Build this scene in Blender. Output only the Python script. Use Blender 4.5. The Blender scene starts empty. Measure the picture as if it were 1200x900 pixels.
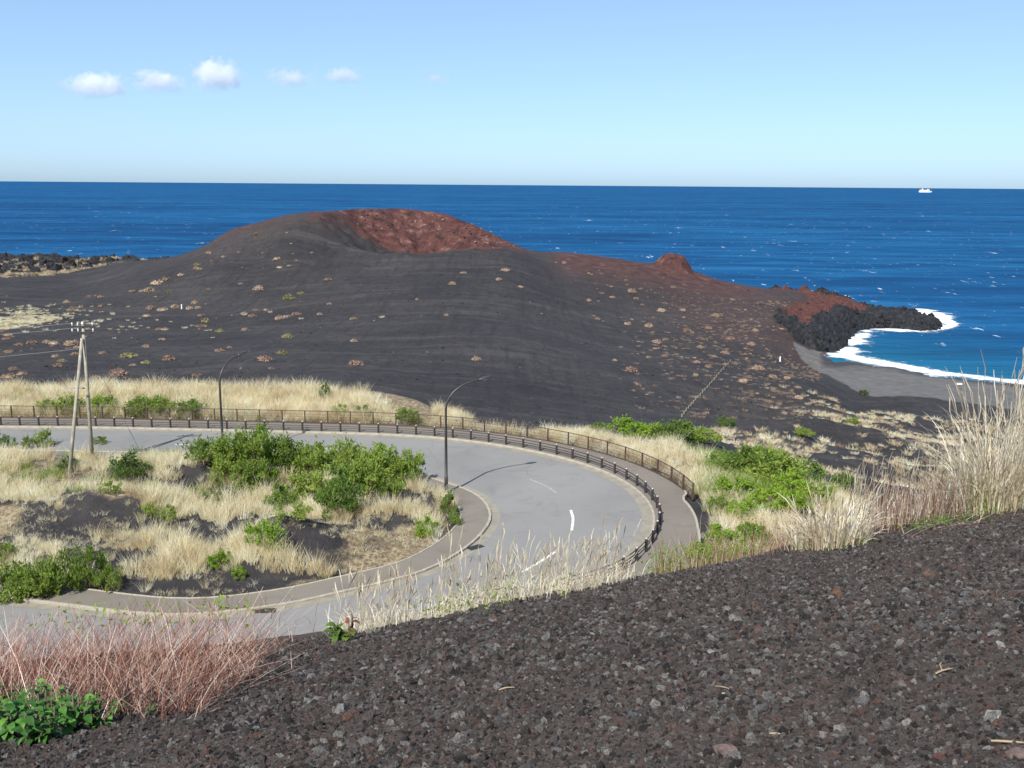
import bpy, bmesh, math, random
import numpy as np
from mathutils import Vector, Matrix, Euler
from mathutils.geometry import tessellate_polygon

random.seed(7)
rng = np.random.default_rng(7)
scene = bpy.context.scene
COL = scene.collection
R = math.radians

# ------------------------------------------------------------------ camera, sky, sun, exposure
F_PX, CAM_Z, PITCH, ROLL = 1167.0, 20.5, 11.31, 0.43
cam_d = bpy.data.cameras.new('camera')
cam_d.sensor_width = 36.0
cam_d.lens = F_PX / 1200 * 36
cam_d.clip_start, cam_d.clip_end = 0.1, 400000
cam = bpy.data.objects.new('camera', cam_d)
COL.objects.link(cam)
CAM_ROT = Matrix.Rotation(R(90 - PITCH), 3, 'X') @ Matrix.Rotation(R(ROLL), 3, 'Z')
cam.rotation_euler = CAM_ROT.to_euler()
cam.location = (0, 0, CAM_Z)
scene.camera = cam

SUN_EL, SUN_AZ = 46.0, 205.5          # azimuth clockwise from +Y: behind the camera, to its left
world = bpy.data.worlds.new('World')
scene.world = world
world.use_nodes = True
wn, wl = world.node_tree.nodes, world.node_tree.links
bg = wn['Background']
sky = wn.new('ShaderNodeTexSky')
sky.sky_type = 'NISHITA'
sky.sun_disc = False
sky.sun_elevation = R(SUN_EL)
sky.sun_rotation = R(SUN_AZ)
sky.altitude = 0
sky.air_density = 0.55
sky.dust_density = 0.88
sky.ozone_density = 2.6
tint = wn.new('ShaderNodeMix'); tint.data_type = 'RGBA'; tint.blend_type = 'MULTIPLY'      # white balance of the sky
tint.inputs[0].default_value = 1.0
tint.inputs[7].default_value = (1.44, 1.74, 1.98, 1)
gam = wn.new('ShaderNodeGamma'); gam.inputs['Gamma'].default_value = 0.6      # the camera's soft contrast in the sky
wl.new(sky.outputs[0], gam.inputs['Color'])
wl.new(gam.outputs[0], tint.inputs[6])
wl.new(tint.outputs[2], bg.inputs['Color'])
bg.inputs['Strength'].default_value = 0.125

sun_d = bpy.data.lights.new('sun', 'SUN')
sun_d.energy = 4.6
sun_d.angle = R(0.53)
sun_d.color = (1.0, 0.955, 0.88)
sun = bpy.data.objects.new('sun', sun_d)
COL.objects.link(sun)
sdir = Vector((math.sin(R(SUN_AZ)) * math.cos(R(SUN_EL)), math.cos(R(SUN_AZ)) * math.cos(R(SUN_EL)), math.sin(R(SUN_EL))))
sun.rotation_euler = sdir.to_track_quat('Z', 'Y').to_euler()
sun.location = (-60, -120, 150)

vs = scene.view_settings
vs.view_transform = 'Standard'
vs.look = 'None'
vs.gamma = 1.0
vs.use_curve_mapping = False
vs.exposure = 0.62
scene.cycles.volume_bounces = 14
scene.cycles.max_bounces = 16
scene.cycles.use_denoising = True

# ------------------------------------------------------------------ small maths
def ray(px, py):
    """direction through a picture point, scaled so that y = 1"""
    d = CAM_ROT @ Vector(((px - 600) / F_PX, -(py - 450) / F_PX, -1.0))
    return d / d.y

def on_plane(px, py, z=0.0):
    d = ray(px, py)
    t = (z - CAM_Z) / d.z
    return np.array((d.x * t, t, z))

def at_dist(px, py, D):
    d = ray(px, py)
    return np.array((d.x * D, D, CAM_Z + d.z * D))

def _hash(ix, iy, seed):
    h = (ix * 374761393 + iy * 668265263 + seed * 2147483647) & 0xffffffff
    h = ((h ^ (h >> 13)) * 1274126177) & 0xffffffff
    return ((h ^ (h >> 16)) & 0xffff) / 65535.0

def vnoise(x, y, seed=0):
    x = np.asarray(x, float); y = np.asarray(y, float)
    ix, iy = np.floor(x).astype(np.int64), np.floor(y).astype(np.int64)
    fx, fy = x - ix, y - iy
    fx, fy = fx * fx * (3 - 2 * fx), fy * fy * (3 - 2 * fy)
    a, b = _hash(ix, iy, seed), _hash(ix + 1, iy, seed)
    c, d = _hash(ix, iy + 1, seed), _hash(ix + 1, iy + 1, seed)
    return (a * (1 - fx) + b * fx) * (1 - fy) + (c * (1 - fx) + d * fx) * fy

def fbm(x, y, octs=4, seed=0):
    s, a, t = 0.0, 1.0, 0.0
    for o in range(octs):
        s = s + a * vnoise(x * 2 ** o + o * 17.3, y * 2 ** o - o * 9.1, seed + o)
        t += a
        a *= 0.5
    return s / t

def sstep(x, a, b):
    t = np.clip((np.asarray(x, float) - a) / (b - a), 0, 1)
    return t * t * (3 - 2 * t)

def smooth_line(pts, step):
    """Catmull-Rom through pts, resampled at an even step"""
    p = [np.array(q[:2], float) for q in pts]
    p = [2 * p[0] - p[1]] + p + [2 * p[-1] - p[-2]]
    out = []
    for i in range(1, len(p) - 2):
        for t in np.linspace(0, 1, 24, endpoint=False):
            out.append(0.5 * (2 * p[i] + (p[i + 1] - p[i - 1]) * t + (2 * p[i - 1] - 5 * p[i] + 4 * p[i + 1] - p[i + 2]) * t ** 2
                              + (3 * p[i] - p[i - 1] - 3 * p[i + 1] + p[i + 2]) * t ** 3))
    out.append(p[-2])
    out = np.array(out)
    s = np.concatenate([[0], np.cumsum(np.linalg.norm(np.diff(out, axis=0), axis=1))])
    n = max(2, int(s[-1] / step) + 1)
    ss = np.linspace(0, s[-1], n)
    return np.stack([np.interp(ss, s, out[:, 0]), np.interp(ss, s, out[:, 1])], 1)

def relax(line, n=12):
    line = line.copy()
    for _ in range(n):
        line[1:-1] = 0.25 * line[:-2] + 0.5 * line[1:-1] + 0.25 * line[2:]
    return line

def offset(line, d):
    """d > 0: to the left of the travel direction"""
    t = np.gradient(line, axis=0)
    t /= np.linalg.norm(t, axis=1)[:, None]
    return line + np.stack([-t[:, 1], t[:, 0]], 1) * d

def dist_line(x, y, line):
    P = np.stack([x, y], 1)
    best = np.full(len(P), 1e9)
    for a, b in zip(line[:-1], line[1:]):
        ab = b - a
        t = np.clip(((P - a) @ ab) / (ab @ ab + 1e-9), 0, 1)
        d = np.hypot(P[:, 0] - a[0] - t * ab[0], P[:, 1] - a[1] - t * ab[1])
        best = np.minimum(best, d)
    return best

def in_poly(x, y, poly):
    c = np.zeros(len(x), bool)
    n = len(poly)
    for i in range(n):
        x1, y1 = poly[i]
        x2, y2 = poly[(i + 1) % n]
        if y1 == y2:
            continue
        k = ((y1 > y) != (y2 > y)) & (x < (x2 - x1) * (y - y1) / (y2 - y1) + x1)
        c ^= k
    return c

# ------------------------------------------------------------------ object helpers
def link(o, parent=None):
    COL.objects.link(o)
    if parent is not None:
        o.parent = parent
    return o

def tag(o, label=None, cat=None, group=None, kind=None):
    if label: o['label'] = label
    if cat: o['category'] = cat
    if group: o['group'] = group
    if kind: o['kind'] = kind
    return o

def empty(name, loc=(0, 0, 0), rz=0.0):
    o = bpy.data.objects.new(name, None)
    o.empty_display_size = 0.3
    o.location = loc
    o.rotation_euler = (0, 0, rz)
    return link(o)

def mesh_np(name, verts, faces, smooth=False):
    """faces: array (n,3) or (n,4), or a list of tuples"""
    me = bpy.data.meshes.new(name)
    verts = np.asarray(verts, np.float32)
    if isinstance(faces, np.ndarray):
        k = faces.shape[1]
        me.vertices.add(len(verts))
        me.vertices.foreach_set('co', verts.ravel())
        me.loops.add(faces.size)
        me.loops.foreach_set('vertex_index', faces.astype(np.int32).ravel())
        me.polygons.add(len(faces))
        me.polygons.foreach_set('loop_start', np.arange(0, faces.size, k, dtype=np.int32))
        me.update(calc_edges=True)
    else:
        me.from_pydata([tuple(map(float, v)) for v in verts], [], faces)
        me.update()
    me.polygons.foreach_set('use_smooth', np.full(len(me.polygons), smooth, bool))
    return me

def add_attr(me, name, vals):
    a = me.attributes.new(name, 'FLOAT', 'POINT')
    a.data.foreach_set('value', np.asarray(vals, np.float32))

class MB:
    """collects boxes, tubes and sheets into one mesh"""
    def __init__(self):
        self.v, self.f, self.n = [], [], 0
    def add(self, v, f):
        self.v += [tuple(map(float, q)) for q in v]
        self.f += [tuple(i + self.n for i in q) for q in f]
        self.n += len(v)
        return self
    def box(self, c, s, rz=0.0, taper=1.0):
        x, y, z = s[0] / 2, s[1] / 2, s[2] / 2
        ca, sa = math.cos(rz), math.sin(rz)
        v = []
        for zz in (-z, z):
            k = taper if zz > 0 else 1.0
            for xx, yy in ((-x, -y), (x, -y), (x, y), (-x, y)):
                v.append((c[0] + (xx * ca - yy * sa) * k, c[1] + (xx * sa + yy * ca) * k, c[2] + zz))
        return self.add(v, [(3, 2, 1, 0), (4, 5, 6, 7), (0, 1, 5, 4), (1, 2, 6, 5), (2, 3, 7, 6), (3, 0, 4, 7)])
    def tube(self, pts, radii, seg=8, cap=True):
        pts = [Vector(p) for p in pts]
        if not hasattr(radii, '__len__'):
            radii = [radii] * len(pts)
        v, f = [], []
        for i, p in enumerate(pts):
            t = (pts[min(i + 1, len(pts) - 1)] - pts[max(i - 1, 0)]).normalized()
            u = t.cross(Vector((0, 0, 1)))
            if u.length < 1e-3:
                u = t.cross(Vector((0, 1, 0)))
            u.normalize()
            w = t.cross(u)
            for k in range(seg):
                a = 2 * math.pi * k / seg
                v.append(p + (u * math.cos(a) + w * math.sin(a)) * radii[i])
        for i in range(len(pts) - 1):
            for k in range(seg):
                a, b = i * seg + k, i * seg + (k + 1) % seg
                f.append((a, b, b + seg, a + seg))
        if cap:
            f.append(tuple(range(seg - 1, -1, -1)))
            f.append(tuple(range((len(pts) - 1) * seg, len(pts) * seg)))
        return self.add(v, f)
    def build(self, name, mat, parent=None, smooth=False, bevel=0.0):
        me = bpy.data.meshes.new(name)
        me.from_pydata(self.v, [], self.f)
        bm = bmesh.new(); bm.from_mesh(me)
        bmesh.ops.recalc_face_normals(bm, faces=bm.faces)
        if bevel:
            bmesh.ops.bevel(bm, geom=list(bm.edges), offset=bevel, segments=1, affect='EDGES')
        bm.to_mesh(me); bm.free()
        me.polygons.foreach_set('use_smooth', np.full(len(me.polygons), smooth, bool))
        me.materials.append(mat)
        return link(bpy.data.objects.new(name, me), parent)

# ------------------------------------------------------------------ materials
def new_mat(name):
    m = bpy.data.materials.new(name)
    m.use_nodes = True
    nt = m.node_tree
    b = nt.nodes['Principled BSDF']
    return m, nt, b

def N(nt, typ, **kw):
    n = nt.nodes.new(typ)
    for k, v in kw.items():
        setattr(n, k, v)
    return n

def ramp(nt, stops, interp='LINEAR'):
    r = N(nt, 'ShaderNodeValToRGB')
    r.color_ramp.interpolation = interp
    e = r.color_ramp.elements
    while len(e) < len(stops):
        e.new(0.5)
    for i, (p, c) in enumerate(stops):
        e[i].position = p
        e[i].color = (*c, 1)
    return r

def noise(nt, scale, detail=4.0, rough=0.55, vec=None, dist=0.0):
    n = N(nt, 'ShaderNodeTexNoise')
    n.inputs['Scale'].default_value = scale
    n.inputs['Detail'].default_value = detail
    n.inputs['Roughness'].default_value = rough
    n.inputs['Distortion'].default_value = dist
    if vec is not None:
        nt.links.new(vec, n.inputs['Vector'])
    return n

def mix(nt, fac, a, b, blend='MIX'):
    m = N(nt, 'ShaderNodeMix', data_type='RGBA', blend_type=blend)
    for sock, val in ((m.inputs[0], fac), (m.inputs[6], a), (m.inputs[7], b)):
        if isinstance(val, (int, float)):
            sock.default_value = val
        elif isinstance(val, tuple):
            sock.default_value = (*val, 1)
        else:
            nt.links.new(val, sock)
    return m.outputs[2]

def math_n(nt, op, a, b=None, clamp=False):
    m = N(nt, 'ShaderNodeMath', operation=op, use_clamp=clamp)
    for i, v in enumerate((a, b)):
        if v is None: continue
        if isinstance(v, (int, float)): m.inputs[i].default_value = v
        else: nt.links.new(v, m.inputs[i])
    return m.outputs[0]

def maprange(nt, v, a, b, c=0.0, d=1.0):
    m = N(nt, 'ShaderNodeMapRange')
    nt.links.new(v, m.inputs[0])
    for i, q in enumerate((a, b, c, d)):
        m.inputs[i + 1].default_value = q
    return m.outputs[0]

def bump(nt, b, height, strength=0.5, dist=0.05):
    n = N(nt, 'ShaderNodeBump')
    n.inputs['Strength'].default_value = strength
    n.inputs['Distance'].default_value = dist
    nt.links.new(height, n.inputs['Height'])
    nt.links.new(n.outputs[0], b.inputs['Normal'])

def coords(nt, kind='Object', scale=None):
    tc = N(nt, 'ShaderNodeTexCoord')
    o = tc.outputs[kind]
    if scale:
        mp = N(nt, 'ShaderNodeMapping')
        mp.inputs['Scale'].default_value = scale
        nt.links.new(o, mp.inputs['Vector'])
        o = mp.outputs[0]
    return o

def simple(name, color, rough=0.7, var=0.12, scale=3.0, metal=0.0, spec=0.5, bumps=0.0):
    m, nt, b = new_mat(name)
    v = coords(nt)
    n = noise(nt, scale, 5.0, 0.6, v)
    lo = tuple(c * (1 - var * 1.6) for c in color)
    hi = tuple(min(1, c * (1 + var * 1.6)) for c in color)
    r = ramp(nt, [(0.3, lo), (0.7, hi)])
    nt.links.new(n.outputs[0], r.inputs[0])
    nt.links.new(r.outputs[0], b.inputs['Base Color'])
    b.inputs['Roughness'].default_value = rough
    b.inputs['Metallic'].default_value = metal
    b.inputs['Specular IOR Level'].default_value = spec
    if bumps:
        n2 = noise(nt, scale * 8, 4.0, 0.6, v)
        bump(nt, b, n2.outputs[0], bumps, 0.02)
    return m

def leafy(name, stops, transl=0.25, rough=0.55, ncoord=None, spec=0.3, world=0.0, tone=False):
    """foliage: colour differs from plant to plant and through the plant"""
    m, nt, b = new_mat(name)
    oi = N(nt, 'ShaderNodeObjectInfo')
    v = coords(nt, 'Object')
    n = noise(nt, ncoord or 1.7, 3.0, 0.7, v)
    if tone:
        tn = N(nt, 'ShaderNodeAttribute', attribute_name='tone').outputs['Fac']
        f = math_n(nt, 'ADD', math_n(nt, 'MULTIPLY', tn, 0.85), math_n(nt, 'MULTIPLY', n.outputs[0], 0.5))
        f = math_n(nt, 'SUBTRACT', f, 0.17, clamp=True)
    elif world:
        g = N(nt, 'ShaderNodeNewGeometry')
        nw = noise(nt, world, 4.0, 0.65, g.outputs['Position'])
        f = math_n(nt, 'ADD', math_n(nt, 'MULTIPLY', oi.outputs['Random'], 0.38), math_n(nt, 'MULTIPLY', n.outputs[0], 0.35))
        f = math_n(nt, 'ADD', f, maprange(nt, nw.outputs[0], 0.3, 0.7, -0.2, 0.62), clamp=True)
    else:
        f = math_n(nt, 'ADD', math_n(nt, 'MULTIPLY', oi.outputs['Random'], 0.55), math_n(nt, 'MULTIPLY', n.outputs[0], 0.9))
        f = math_n(nt, 'SUBTRACT', f, 0.22, clamp=True)
    r = ramp(nt, stops)
    nt.links.new(f, r.inputs[0])
    nt.links.new(r.outputs[0], b.inputs['Base Color'])
    b.inputs['Roughness'].default_value = rough
    b.inputs['Specular IOR Level'].default_value = spec
    t = N(nt, 'ShaderNodeBsdfTranslucent')
    nt.links.new(r.outputs[0], t.inputs['Color'])
    mx = N(nt, 'ShaderNodeMixShader')
    mx.inputs[0].default_value = transl
    nt.links.new(b.outputs[0], mx.inputs[1])
    nt.links.new(t.outputs[0], mx.inputs[2])
    nt.links.new(mx.outputs[0], nt.nodes['Material Output'].inputs['Surface'])
    return m

def gravel_mat(name, stops):
    m, nt, b = new_mat(name)
    oi = N(nt, 'ShaderNodeObjectInfo')
    r = ramp(nt, stops)
    nt.links.new(oi.outputs['Random'], r.inputs[0])
    v = coords(nt)
    n1 = noise(nt, 2.2, 4, 0.7, v)
    c = mix(nt, 0.8, r.outputs[0], maprange(nt, n1.outputs[0], 0.3, 0.7, 0.45, 1.5), 'MULTIPLY')
    nt.links.new(c, b.inputs['Base Color'])
    b.inputs['Roughness'].default_value = 0.85
    b.inputs['Specular IOR Level'].default_value = 0.3
    bump(nt, b, n1.outputs[0], 0.9, 0.4)
    return m

# terrain: masks come from the mesh, grain from noise
def terrain_mat():
    m, nt, b = new_mat('volcanic ground')
    v = coords(nt)
    A = lambda n: N(nt, 'ShaderNodeAttribute', attribute_name=n).outputs['Fac']
    big = noise(nt, 0.03, 5, 0.6, v)
    mid = noise(nt, 0.35, 5, 0.65, v)
    fine = noise(nt, 3.0, 4, 0.7, v)
    ash = ramp(nt, [(0.32, (0.014, 0.013, 0.014)), (0.5, (0.030, 0.0275, 0.0285)), (0.68, (0.062, 0.055, 0.052))])
    f = math_n(nt, 'ADD', math_n(nt, 'MULTIPLY', big.outputs[0], 0.40), math_n(nt, 'MULTIPLY', mid.outputs[0], 0.32))
    f = math_n(nt, 'ADD', f, math_n(nt, 'MULTIPLY', noise(nt, 1.3, 3, 0.8, v).outputs[0], 0.28))
    nt.links.new(f, ash.inputs[0])
    # wind-blown streaks along the slope
    vs_ = coords(nt, 'Object', (0.02, 0.16, 0.1))
    st = noise(nt, 1.0, 5, 0.6, vs_, 0.6)
    col = mix(nt, math_n(nt, 'MULTIPLY', maprange(nt, st.outputs[0], 0.5, 0.72), 0.6), ash.outputs[0], (0.072, 0.064, 0.06))
    mpr = N(nt, 'ShaderNodeMapping'); mpr.inputs['Rotation'].default_value = (0, 0, 0.55); mpr.inputs['Scale'].default_value = (0.5, 0.035, 0.2)
    nt.links.new(v, mpr.inputs['Vector'])
    rl = noise(nt, 1.0, 4, 0.65, mpr.outputs[0], 0.4)
    col = mix(nt, math_n(nt, 'MULTIPLY', maprange(nt, rl.outputs[0], 0.5, 0.66), 0.5), col, (0.016, 0.0145, 0.015))
    sp1 = noise(nt, 0.9, 3, 0.75, v); sp2 = noise(nt, 0.012, 3, 0.6, v)
    spk = math_n(nt, 'MULTIPLY', maprange(nt, sp1.outputs[0], 0.61, 0.67), maprange(nt, sp2.outputs[0], 0.42, 0.62))
    col = mix(nt, math_n(nt, 'MULTIPLY', spk, 0.65), col, (0.13, 0.105, 0.085))
    col = mix(nt, math_n(nt, 'MULTIPLY', A('red'), 0.85), col, (0.066, 0.040, 0.034))
    # red scoria
    redr = ramp(nt, [(0.36, (0.022, 0.014, 0.014)), (0.45, (0.060, 0.024, 0.021)), (0.55, (0.085, 0.034, 0.029)), (0.63, (0.12, 0.066, 0.055)), (0.73, (0.23, 0.18, 0.15))])
    rn = noise(nt, 0.22, 6, 0.72, v, 0.5)
    nt.links.new(rn.outputs[0], redr.inputs[0])
    rm = math_n(nt, 'ADD', A('red'), math_n(nt, 'MULTIPLY', math_n(nt, 'SUBTRACT', mid.outputs[0], 0.5), 0.7))
    rm = math_n(nt, 'MULTIPLY', maprange(nt, rm, 0.3, 0.7), maprange(nt, A('red'), 0.02, 0.15))
    col = mix(nt, rm, col, redr.outputs[0])
    # dry litter and thin straw on the soil
    tn = math_n(nt, 'ADD', A('tan'), math_n(nt, 'MULTIPLY', math_n(nt, 'SUBTRACT', mid.outputs[0], 0.5), 1.3))
    tn = math_n(nt, 'MULTIPLY', maprange(nt, tn, 0.42, 0.75), maprange(nt, A('tan'), 0.02, 0.2))
    tn = math_n(nt, 'MULTIPLY', tn, maprange(nt, noise(nt, 5.0, 4, 0.75, v).outputs[0], 0.38, 0.55, 0.25, 1.0))
    tcol = ramp(nt, [(0.3, (0.12, 0.09, 0.06)), (0.7, (0.40, 0.32, 0.19))])
    nt.links.new(fine.outputs[0], tcol.inputs[0])
    col = mix(nt, tn, col, tcol.outputs[0])
    # grey sand of the beach
    sand = ramp(nt, [(0.3, (0.088, 0.084, 0.083)), (0.7, (0.145, 0.137, 0.13))])
    nt.links.new(mid.outputs[0], sand.inputs[0])
    col = mix(nt, A('sand'), col, sand.outputs[0])
    wet = mix(nt, A('wet'), col, (0.02, 0.021, 0.024))
    nt.links.new(wet, b.inputs['Base Color'])
    b.inputs['Roughness'].default_value = 0.9
    b.inputs['Specular IOR Level'].default_value = 0.25
    h = math_n(nt, 'ADD', math_n(nt, 'MULTIPLY', mid.outputs[0], 1.0), math_n(nt, 'MULTIPLY', fine.outputs[0], 0.35))
    bump(nt, b, h, 0.8, 0.5)
    return m

def rock_mat(name='lava rock', red=True):
    m, nt, b = new_mat(name)
    v = coords(nt)
    A = lambda n: N(nt, 'ShaderNodeAttribute', attribute_name=n).outputs['Fac']
    n1 = noise(nt, 0.5, 6, 0.7, v)
    n2 = noise(nt, 2.5, 4, 0.7, v)
    r = ramp(nt, [(0.34, (0.006, 0.0065, 0.008)), (0.5, (0.016, 0.017, 0.020)), (0.68, (0.042, 0.043, 0.047))])
    nt.links.new(n1.outputs[0], r.inputs[0])
    col = r.outputs[0]
    if red:
        rr = ramp(nt, [(0.34, (0.035, 0.016, 0.015)), (0.5, (0.080, 0.030, 0.025)), (0.68, (0.125, 0.048, 0.038))])
        nt.links.new(n1.outputs[0], rr.inputs[0])
        f = maprange(nt, math_n(nt, 'ADD', A('red'), math_n(nt, 'MULTIPLY', math_n(nt, 'SUBTRACT', n1.outputs[0], 0.5), 0.8)), 0.4, 0.6)
        col = mix(nt, f, col, rr.outputs[0])
    nt.links.new(col, b.inputs['Base Color'])
    b.inputs['Roughness'].default_value = 0.85
    b.inputs['Specular IOR Level'].default_value = 0.3
    bump(nt, b, math_n(nt, 'ADD', n1.outputs[0], n2.outputs[0]), 0.8, 0.5)
    return m

def asphalt_mat(name, lo, hi, patch=0.0):
    m, nt, b = new_mat(name)
    v = coords(nt)
    n1 = noise(nt, 0.12, 4, 0.55, v, 0.4)
    n2 = noise(nt, 9.0, 4, 0.7, v)
    n3 = noise(nt, 90.0, 2, 0.6, v)
    f = math_n(nt, 'ADD', math_n(nt, 'MULTIPLY', n1.outputs[0], 0.55), math_n(nt, 'MULTIPLY', n2.outputs[0], 0.25))
    f = math_n(nt, 'ADD', f, math_n(nt, 'MULTIPLY', n3.outputs[0], 0.2))
    r = ramp(nt, [(0.36, lo), (0.64, hi)])
    nt.links.new(f, r.inputs[0])
    n4 = noise(nt, 0.35, 5, 0.65, v, 1.2)
    col = mix(nt, math_n(nt, 'MULTIPLY', maprange(nt, n4.outputs[0], 0.54, 0.72), 0.45), r.outputs[0], tuple(c * 0.72 for c in lo))
    if patch:
        # cracks sealed over the years: thin darker lines with a shape of their own
        vo = N(nt, 'ShaderNodeTexVoronoi', feature='DISTANCE_TO_EDGE')
        vo.inputs['Scale'].default_value = 0.11
        wv = N(nt, 'ShaderNodeVectorMath', operation='ADD')
        wn_ = noise(nt, 0.5, 4, 0.6, v)
        sc = N(nt, 'ShaderNodeVectorMath', operation='SCALE'); sc.inputs['Scale'].default_value = 2.2
        nt.links.new(wn_.outputs['Color'], sc.inputs[0])
        nt.links.new(v, wv.inputs[0]); nt.links.new(sc.outputs[0], wv.inputs[1])
        nt.links.new(wv.outputs[0], vo.inputs['Vector'])
        cr = maprange(nt, vo.outputs['Distance'], 0.0, 0.006, 1.0, 0.0)
        gate = maprange(nt, noise(nt, 0.09, 2, 0.5, v).outputs[0], 0.52, 0.6)
        col = mix(nt, math_n(nt, 'MULTIPLY', math_n(nt, 'MULTIPLY', cr, gate), patch), col, tuple(c * 0.6 for c in lo))
    nt.links.new(col, b.inputs['Base Color'])
    b.inputs['Roughness'].default_value = 0.88
    b.inputs['Specular IOR Level'].default_value = 0.3
    bump(nt, b, n3.outputs[0], 0.3, 0.01)
    return m

def sea_mat():
    m, nt, b = new_mat('sea water')
    geo = N(nt, 'ShaderNodeNewGeometry')
    P = geo.outputs['Position']
    def mp(s):
        q = N(nt, 'ShaderNodeMapping'); q.inputs['Scale'].default_value = s
        nt.links.new(P, q.inputs['Vector']); return q.outputs[0]
    a = N(nt, 'ShaderNodeAttribute', attribute_name='shallow').outputs['Fac']
    n_big = noise(nt, 1.0, 5, 0.6, mp((0.0012, 0.0055, 1)), 0.8)
    n_mid = noise(nt, 1.0, 4, 0.6, mp((0.011, 0.035, 1)), 0.5)
    deep = ramp(nt, [(0.38, (0.0012, 0.035, 0.108)), (0.5, (0.003, 0.063, 0.172)), (0.62, (0.010, 0.105, 0.245))])
    f = math_n(nt, 'ADD', math_n(nt, 'MULTIPLY', n_big.outputs[0], 0.5), math_n(nt, 'MULTIPLY', n_mid.outputs[0], 0.5))
    nt.links.new(f, deep.inputs[0])
    col = mix(nt, a, deep.outputs[0], (0.010, 0.125, 0.215))
    # whitecaps: small scattered foam, longer across the wind
    def caps(scale, thr, seed, gate):
        w = N(nt, 'ShaderNodeTexNoise')
        w.inputs['Scale'].default_value = 1; w.inputs['Detail'].default_value = 5; w.inputs['Roughness'].default_value = 0.72
        nt.links.new(mp(scale), w.inputs['Vector'])
        return maprange(nt, w.outputs[0], thr, thr + 0.035)
    c1 = caps((0.16, 0.045, 1), 0.642, 0, 0)
    c2 = caps((0.055, 0.013, 1), 0.655, 0, 0)
    c3 = caps((0.022, 0.0045, 1), 0.69, 0, 0)
    cc = math_n(nt, 'MAXIMUM', c1, math_n(nt, 'MAXIMUM', c2, c3))
    g = maprange(nt, noise(nt, 1.0, 3, 0.6, mp((0.004, 0.009, 1))).outputs[0], 0.36, 0.52)
    cc = math_n(nt, 'MULTIPLY', cc, g)
    col = mix(nt, math_n(nt, 'MULTIPLY', cc, 0.75), col, (0.72, 0.78, 0.82))
    w1 = noise(nt, 1.0, 4, 0.65, mp((0.03, 0.13, 0.2)), 0.6)
    w2 = noise(nt, 1.0, 3, 0.6, mp((0.5, 0.9, 0.9)), 0.3)
    h = math_n(nt, 'ADD', math_n(nt, 'MULTIPLY', w1.outputs[0], 3.4), math_n(nt, 'MULTIPLY', w2.outputs[0], 0.4))
    bp_ = N(nt, 'ShaderNodeBump'); bp_.inputs['Strength'].default_value = 1.0; bp_.inputs['Distance'].default_value = 1.0
    nt.links.new(h, bp_.inputs['Height'])
    nt.nodes.remove(b)
    df = N(nt, 'ShaderNodeBsdfDiffuse'); gl = N(nt, 'ShaderNodeBsdfGlossy'); mx = N(nt, 'ShaderNodeMixShader')
    nt.links.new(col, df.inputs['Color'])
    gl.inputs['Roughness'].default_value = 0.35
    fr = N(nt, 'ShaderNodeFresnel'); fr.inputs['IOR'].default_value = 1.33      # wind-roughened sea: little mirror reflection
    nt.links.new(math_n(nt, 'MULTIPLY', fr.outputs[0], 0.06), mx.inputs[0])
    for q in (df, gl): nt.links.new(bp_.outputs[0], q.inputs['Normal'])
    nt.links.new(df.outputs[0], mx.inputs[1]); nt.links.new(gl.outputs[0], mx.inputs[2])
    nt.links.new(mx.outputs[0], nt.nodes['Material Output'].inputs['Surface'])
    return m

def foam_mat():
    m, nt, b = new_mat('sea foam')
    v = coords(nt)
    t = N(nt, 'ShaderNodeAttribute', attribute_name='thick').outputs['Fac']
    n1 = noise(nt, 0.55, 5, 0.7, v, 0.8); n2 = noise(nt, 0.2, 4, 0.6, v)
    b.inputs['Roughness'].default_value = 0.9
    r = ramp(nt, [(0.3, (0.62, 0.68, 0.72)), (0.7, (0.84, 0.86, 0.87))])
    nt.links.new(n2.outputs[0], r.inputs[0]); nt.links.new(r.outputs[0], b.inputs['Base Color'])
    a = maprange(nt, math_n(nt, 'ADD', math_n(nt, 'MULTIPLY', t, 0.75), n1.outputs[0]), 0.5, 0.85)
    nt.links.new(a, b.inputs['Alpha'])
    bump(nt, b, n1.outputs[0], 0.8, 0.6)
    return m

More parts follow.
